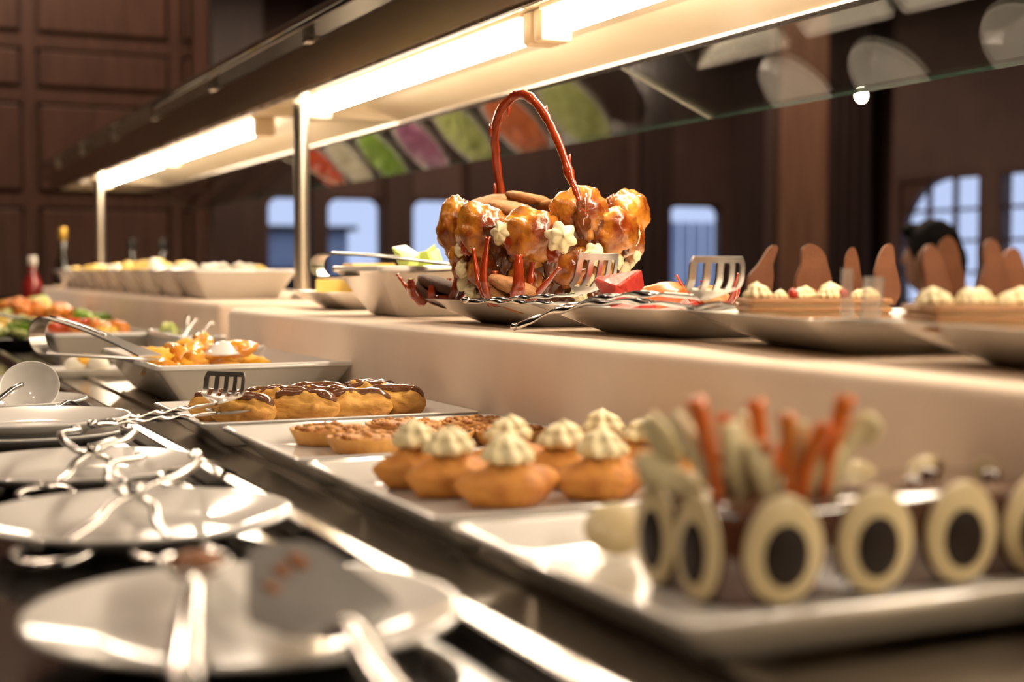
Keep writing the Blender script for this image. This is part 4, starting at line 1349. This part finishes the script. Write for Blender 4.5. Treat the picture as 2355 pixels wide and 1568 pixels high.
bottle('dark bottle with a gold cap at the far left', .700, 5.45, CT, .33, .038, 'bottle_dark', 'gold', 'label_pale')
bottle('small red sauce bottle with a broad white cap', .548, 5.05, CT, .222, .034, 'bottle_red', 'whitecap', 'label_red', .3)
bottle('dark bottle behind the square bowls, left of a similar one', .977, 5.60, CT, .295, .036, 'bottle_dark', 'black', 'label_pale')
bottle('dark bottle behind the square bowls, right of a similar one', 1.084, 5.55, CT, .295, .036, 'bottle_dark', 'black', 'label_pale')


# ---------------------------------------------------------------- things lying on the near plates
def scissor_tongs(label, a, b, loopr, spread, zl, zt):
    """two crossing arms, each ending in a finger loop; a = middle of the loops, b = between the tips"""
    m = aim((a[0], a[1], zl), (b[0], b[1], zt))
    L = (Vector((b[0], b[1], zt)) - Vector((a[0], a[1], zl))).length
    r = empty('scissor_tongs', (0, 0, 0), 0, label, 'tongs', 'scissor tongs on the round plates')
    r.matrix_world = m
    for s in (-1, 1):
        ring = [(loopr * 1.1 * cos(t) - .0, s * spread + loopr * sin(t), .0) for t in [2 * pi * k / 24 for k in range(25)]]
        arm = spline([(loopr * 1.05, s * spread * .92, 0), (L * .20, s * spread * .55, .003), (L * .30, s * .012, .008), (L * .40, -s * .010, .012 + .003 * s), (L * .5, -s * .024, .014), (L * .75, -s * .030, .008), (L * .95, -s * .020, 0), (L, -s * .022, .0)], 6)
        g1 = sweep(ring, circ(.0032, 8, .0026), cap=False)
        g2 = sweep(arm, circ(.0036, 8, .0026), scale=[1.0 + .5 * max(0, (k - len(arm) * .8) / (len(arm) * .2)) for k in range(len(arm))])
        o = obj('arm', g2, M['steel'], r)
        obj('finger_loop', g1, M['steel'], o)
    obj('pivot', xf(lathe([(0, -.006), (.005, -.005), (.0055, .004), (0, .006)], 14), (L * .35, 0, .012)), M['steel'], r)
    return r


scissor_tongs('nearer scissor tongs with finger loops toward the viewer', (.132, .838), (.222, 1.125), .0215, .034, CT + .012, CT + .030)
scissor_tongs('farther scissor tongs leaning on the stacked plates', (.1535, 1.071), (.198, 1.305), .019, .031, CT + .012, CT + .034)

# cake server on the nearest plate: broad grey blade tilted up, handle toward the viewer
cs = empty('cake_server', (.164, .505, CT + .022), 0, 'grey cake server with a stained blade on the nearest plate', 'cake server')
outl = [(-.006, .055), (-.020, .070), (-.032, .088), (-.030, .100), (-.016, .150), (-.008, .158), (.012, .158), (.020, .150), (.036, .100), (.036, .088), (.022, .070), (.006, .055)]
lift = lambda y: .000 + max(0, y - .075) * .26
blade = loft([[(x + .018, y, lift(y) + z) for x, y in outl] for z in (-.0007, .0007)])
obj('blade', blade, mat('grey_blade', (.19, .18, .17), (.14, .13, .12), 20, rough=.5, metal=.4), cs, smooth=False)
hd = spline([(.004, -.06, .002), (.008, -.01, .006), (.014, .035, .010), (.018, .072, .000)], 6)
obj('handle', sweep(hd, circ(.0055, 10, .0035), scale=[1.25 - .35 * k / (len(hd) - 1) for k in range(len(hd))]), M['steel'], cs)
for i, (x, y, s) in enumerate(((.012, .128, .004), (.022, .136, .005), (.004, .112, .004))):
    obj('sauce_stain', xf(blob(s, s * 1.8, .0009, i, .3, 2, 2), (x, y, lift(y) + .0012), (.32, 0, .2 * i)), M['rust'], cs)
sp = empty('stained_spoon', (.112, .545, CT + .024), -.22, 'steel spoon with a brown stained bowl on the nearest plate', 'spoon')
hd = spline([(0, -.03, .0), (.002, .04, .008), (.004, .10, .010), (.004, .135, .002)], 6)
obj('handle', sweep(hd, circ(.0055, 10, .003), scale=[1.3 - .5 * k / (len(hd) - 1) for k in range(len(hd))]), M['steel'], sp)
obj('bowl', xf(spoon_bowl(.056, .036, .010), (.004, .165, .006), (.0, 0, pi / 2)), M['steel'], sp)
obj('brown_sauce', xf(blob(.024, .014, .006, 3, .25, 2, 3), (.004, .166, .004), (0, 0, pi / 2)), M['rust'], sp)
# white ladle on the far plate
ld = empty('white_ladle', (.192, 1.790, CT + .020), -.5, 'white ladle resting tilted on a round plate at the left', 'ladle')
g = lathe([(0, 0), (.018, .002), (.030, .010), (.0365, .022), (.038, .030), (.0368, .030), (.034, .022), (.028, .012), (.016, .004), (0, .0025)], 36)
obj('bowl', xf(g, (0, 0, .002), (.95, .35, 0), (.92, .92, .92)), M['porcelain'], ld)
hd = spline([(.0, -.030, .020), (-.004, -.050, .016), (-.016, -.085, .000), (-.03, -.14, -.010)], 6)
obj('handle', sweep(hd, circ(.003, 8)), M['steel'], ld)
# small teaspoon hanging over a plate rim
for i, (x, y, rz, lb) in enumerate(((.225, 1.085, .9, 'small steel spoon at the right rim under the nearer scissor tongs'), (.205, 1.66, 1.1, 'small steel spoon lying between the stacked plates and the ladle plate'))):
    ts = empty('teaspoon', (x, y, CT + .018), rz, lb, 'spoon', 'small steel spoons on the ledge')
    obj('handle', sweep(spline([(0, 0, .004), (.04, 0, .006), (.09, 0, -.010)], 6), circ(.0028, 8, .0016)), M['steel'], ts)
    obj('bowl', xf(spoon_bowl(.034, .024, .006), (-.016, 0, .004)), M['steel'], ts)

# ---------------------------------------------------------------- the far side of the buffet, seen mirrored in the glass
SB = lathe([(0, .004), (.045, .004), (.05, 0), (.056, .002), (.10, .022), (.138, .052), (.142, .058), (.139, .060), (.134, .056), (.098, .028), (.054, .009), (0, .008)], 44)
SAL = [(1.463, 3.287, 'pale_salad', 'shredded white cabbage', 'nearest', .004, .022, .0016), (1.462, 3.643, 'carrot', 'shredded carrot', 'second', .004, .022, .0018),
       (1.455, 4.00, 'pale_salad', 'pale lettuce', 'third', .014, .020, .004), (1.462, 4.38, 'purple_salad', 'shredded red cabbage', 'fourth', .004, .020, .0018),
       (1.475, 4.765, 'green_salad', 'green lettuce', 'fifth', .016, .022, .004), (1.472, 5.127, 'onion', 'white onion', 'sixth', .008, .022, .002),
       (1.460, 5.44, 'tomato', 'chopped tomato', 'seventh', .012, .014, .008)]
sbm = None
for i, (x, y, m_, nm, od, w, l, t) in enumerate(SAL):
    o = obj('salad_bowl', SB if sbm is None else sbm, M['porcelain'], loc=(x, y, CT))
    sbm = o.data
    tag(o, 'round white salad bowl behind the riser, %s from the near end' % od, 'bowl', 'salad bowls behind the riser')
    rnd = random.Random(70 + i)
    gs = [lathe([(0, .012), (.09, .022), (.122, .048), (.10, .062), (.05, .074), (0, .078)], 28, lambda r, z, a, k: (r, z + .004 * noise.noise(Vector((cos(a) * r * 40, sin(a) * r * 40, i)))))]
    for k in range(240):
        a, q = rnd.uniform(0, 6.28), .118 * math.sqrt(rnd.random())
        z = .052 + .028 * (1 - (q / .12) ** 2) + rnd.uniform(-.002, .005)
        L_ = l * rnd.uniform(.6, 1.2)
        gs.append(xf(box(-L_ / 2, L_ / 2, -w / 2, w / 2, -t / 2, t / 2), (q * cos(a), q * sin(a), z), (rnd.uniform(-.4, .4), rnd.uniform(-.4, .4), rnd.uniform(0, 6.28))))
    s = obj('salad_heap', merge(*gs), M[m_], loc=(x, y, CT + .0005), smooth=False)
    tag(s, 'heap of %s in the %s round bowl behind the riser' % (nm, od), 'salad', 'salads behind the riser', 'stuff')
for i, (x, y, lb) in enumerate(((1.562, 1.80, 'round plate behind the riser, mirrored at the right edge of the glass'), (1.575, 2.165, 'round plate behind the riser, mirrored in the middle of the glass'), (1.560, 2.45, 'round plate behind the riser, mirrored nearest the glass joint'))):
    round_plate(x, y, CT, lb, 1.0, 'round plates behind the riser')
for i, (x, y, hx, hy, lb, m_) in enumerate(((1.305, 2.140, .120, .130, 'white dish with pink food behind the riser, mirrored at the top', 'porcelain'), (1.305, 1.860, .120, .130, 'empty white dish behind the riser, mirrored at the top right', 'porcelain'),
                                           (1.312, 2.500, .125, .175, 'grey steel dish behind the riser, mirrored left of the plates', 'brushed'))):
    o = obj('serving_dish', bowl_geo(hx - .035, hy - .035, hx, hy, .045), M[m_], loc=(x, y, CT), auto=50)
    tag(o, lb, 'dish', 'rectangular dishes behind the riser')
    if i == 0:
        heap('pink_piece', 'pink food piece in the white dish behind the riser', x - .02, y, CT + .020, .06, .07, .018, 12, ['watermelon', 'redpeel', 'white_food'], (.016, .026), 12)

# ---------------------------------------------------------------- the person seated in the dining room
def capsule(a, b, r0, r1, n=14):
    a, b = Vector(a), Vector(b)
    pts, sc = [], []
    d = (b - a).normalized()
    for k in range(4):
        q = sin(k / 3 * pi / 2)
        pts.append(a - d * r0 * (1 - q) * .98)
        sc.append(max(.05, math.sqrt(max(0, 1 - (1 - q) ** 2))) * r0)
    for k in range(1, 5):
        t = k / 5
        pts.append(a.lerp(b, t))
        sc.append(r0 + (r1 - r0) * t)
    for k in range(4):
        q = cos(k / 3 * pi / 2)
        pts.append(b + d * r1 * (1 - q) * .98)
        sc.append(max(.05, math.sqrt(max(0, 1 - (1 - q) ** 2))) * r1)
    return sweep(pts, circ(1.0, n), scale=sc)


def remesh(o, vox, it=4):
    md = o.modifiers.new('remesh', 'REMESH')
    md.mode = 'VOXEL'
    md.voxel_size = vox
    md.use_smooth_shade = True
    sm = o.modifiers.new('smooth', 'SMOOTH')
    sm.factor = .5
    sm.iterations = it


PX, PY = 3.46, 3.93
ps = empty('person', (PX, PY, 0), radians(200), 'seated person with short black hair in dark clothes, beyond the pastries', 'person')
# local axes: the person faces -y; seat height .45
HZ = 1.125        # centre of the head
torso = [capsule((0, .02, .50), (0, .03, .62), .125, .120), capsule((0, .03, .62), (0, .01, .84), .120, .125), capsule((-.11, .01, .875), (.11, .01, .875), .075, .075),
         capsule((0, .0, .90), (0, -.01, 1.05), .050, .047)]
headg = [xf(blob(.072, .090, .112, 0, 0, 1, 3), (0, -.02, HZ)), xf(blob(.052, .060, .06, 0, 0, 1, 3), (0, -.045, HZ - .07)),
         capsule((0, -.108, HZ + .012), (0, -.124, HZ - .020), .009, .014), capsule((-.022, -.102, HZ - .055), (.022, -.102, HZ - .055), .007, .007)]
for s in (-1, 1):
    headg.append(xf(blob(.012, .02, .032, 0, 0, 1, 2), (s * .074, -.008, HZ - .008)))
    torso += [capsule((s * .165, .01, .87), (s * .205, -.03, .66), .052, .042), capsule((s * .205, -.03, .66), (s * .120, -.25, .70), .041, .030),
              capsule((s * .12, -.25, .70), (s * .09, -.31, .705), .030, .034)]
    for f in range(4):
        torso.append(capsule((s * (.066 + .017 * f), -.325, .705), (s * (.060 + .016 * f), -.385 - .010 * (1.5 - abs(f - 1.5)), .690), .0095, .0085, 8))
    torso.append(capsule((s * .070, -.295, .712), (s * .045, -.345, .705), .011, .009, 8))
    torso += [capsule((s * .085, .0, .52), (s * .11, -.42, .53), .085, .060), capsule((s * .11, -.42, .53), (s * .12, -.40, .10), .058, .040), capsule((s * .12, -.39, .06), (s * .125, -.54, .045), .042, .034)]
b = obj('body', merge(*(torso + headg)), M['skin'], ps)
remesh(b, .009, 3)
sh = [xf(capsule((0, .02, .50), (0, .03, .62), .133, .128)), capsule((0, .03, .62), (0, .01, .84), .128, .133), capsule((-.12, .01, .872), (.12, .01, .872), .084, .084)]
for s in (-1, 1):
    sh += [capsule((s * .165, .01, .868), (s * .205, -.03, .66), .060, .050), capsule((s * .205, -.03, .66), (s * .132, -.22, .695), .049, .038)]
o = obj('shirt', merge(*sh), M['shirt'], ps)
remesh(o, .010, 3)
tr = []
for s in (-1, 1):
    tr += [capsule((s * .085, .02, .52), (s * .11, -.42, .535), .094, .068), capsule((s * .11, -.42, .53), (s * .12, -.40, .12), .066, .050), capsule((s * .12, -.38, .055), (s * .125, -.55, .045), .05, .042)]
o = obj('trousers', merge(*tr), M['shirt'], ps)
remesh(o, .011, 3)
hg = [xf(blob(.084, .098, .100, 5, .08, 3, 4), (0, -.005, HZ + .030)), xf(blob(.078, .060, .085, 7, .08, 3, 3), (0, .048, HZ - .02)), xf(blob(.07, .03, .03, 8, .1, 3, 3), (0, -.085, HZ + .088))]
o = obj('hair', merge(*hg), M['hair'], ps)
remesh(o, .007, 1)
for s in (-1, 1):
    e = obj('eye', xf(blob(.010, .008, .007, 0, 0, 1, 2), (s * .030, -.098, HZ + .008)), M['white_food'], ps)
    obj('iris', xf(blob(.0045, .003, .0045, 0, 0, 1, 2), (s * .030, -.105, HZ + .008)), M['black'], e)
ch = empty('dining_chair', (PX, PY, 0), radians(200), 'dark wooden dining chair under the seated person', 'chair')
obj('seat', box(-.22, .22, -.24, .20, .375, .405, .008), M['wooddark'], ch, smooth=False)
obj('backrest', box(-.21, .21, .19, .215, .50, .80, .008), M['wooddark'], ch, smooth=False)
for sx in (-1, 1):
    obj('leg', box(sx * .195 - .02, sx * .195 + .02, -.23, -.19, 0, .375), M['wooddark'], ch, smooth=False)
    obj('leg', box(sx * .195 - .02, sx * .195 + .02, .175, .215, 0, .82), M['wooddark'], ch, smooth=False)
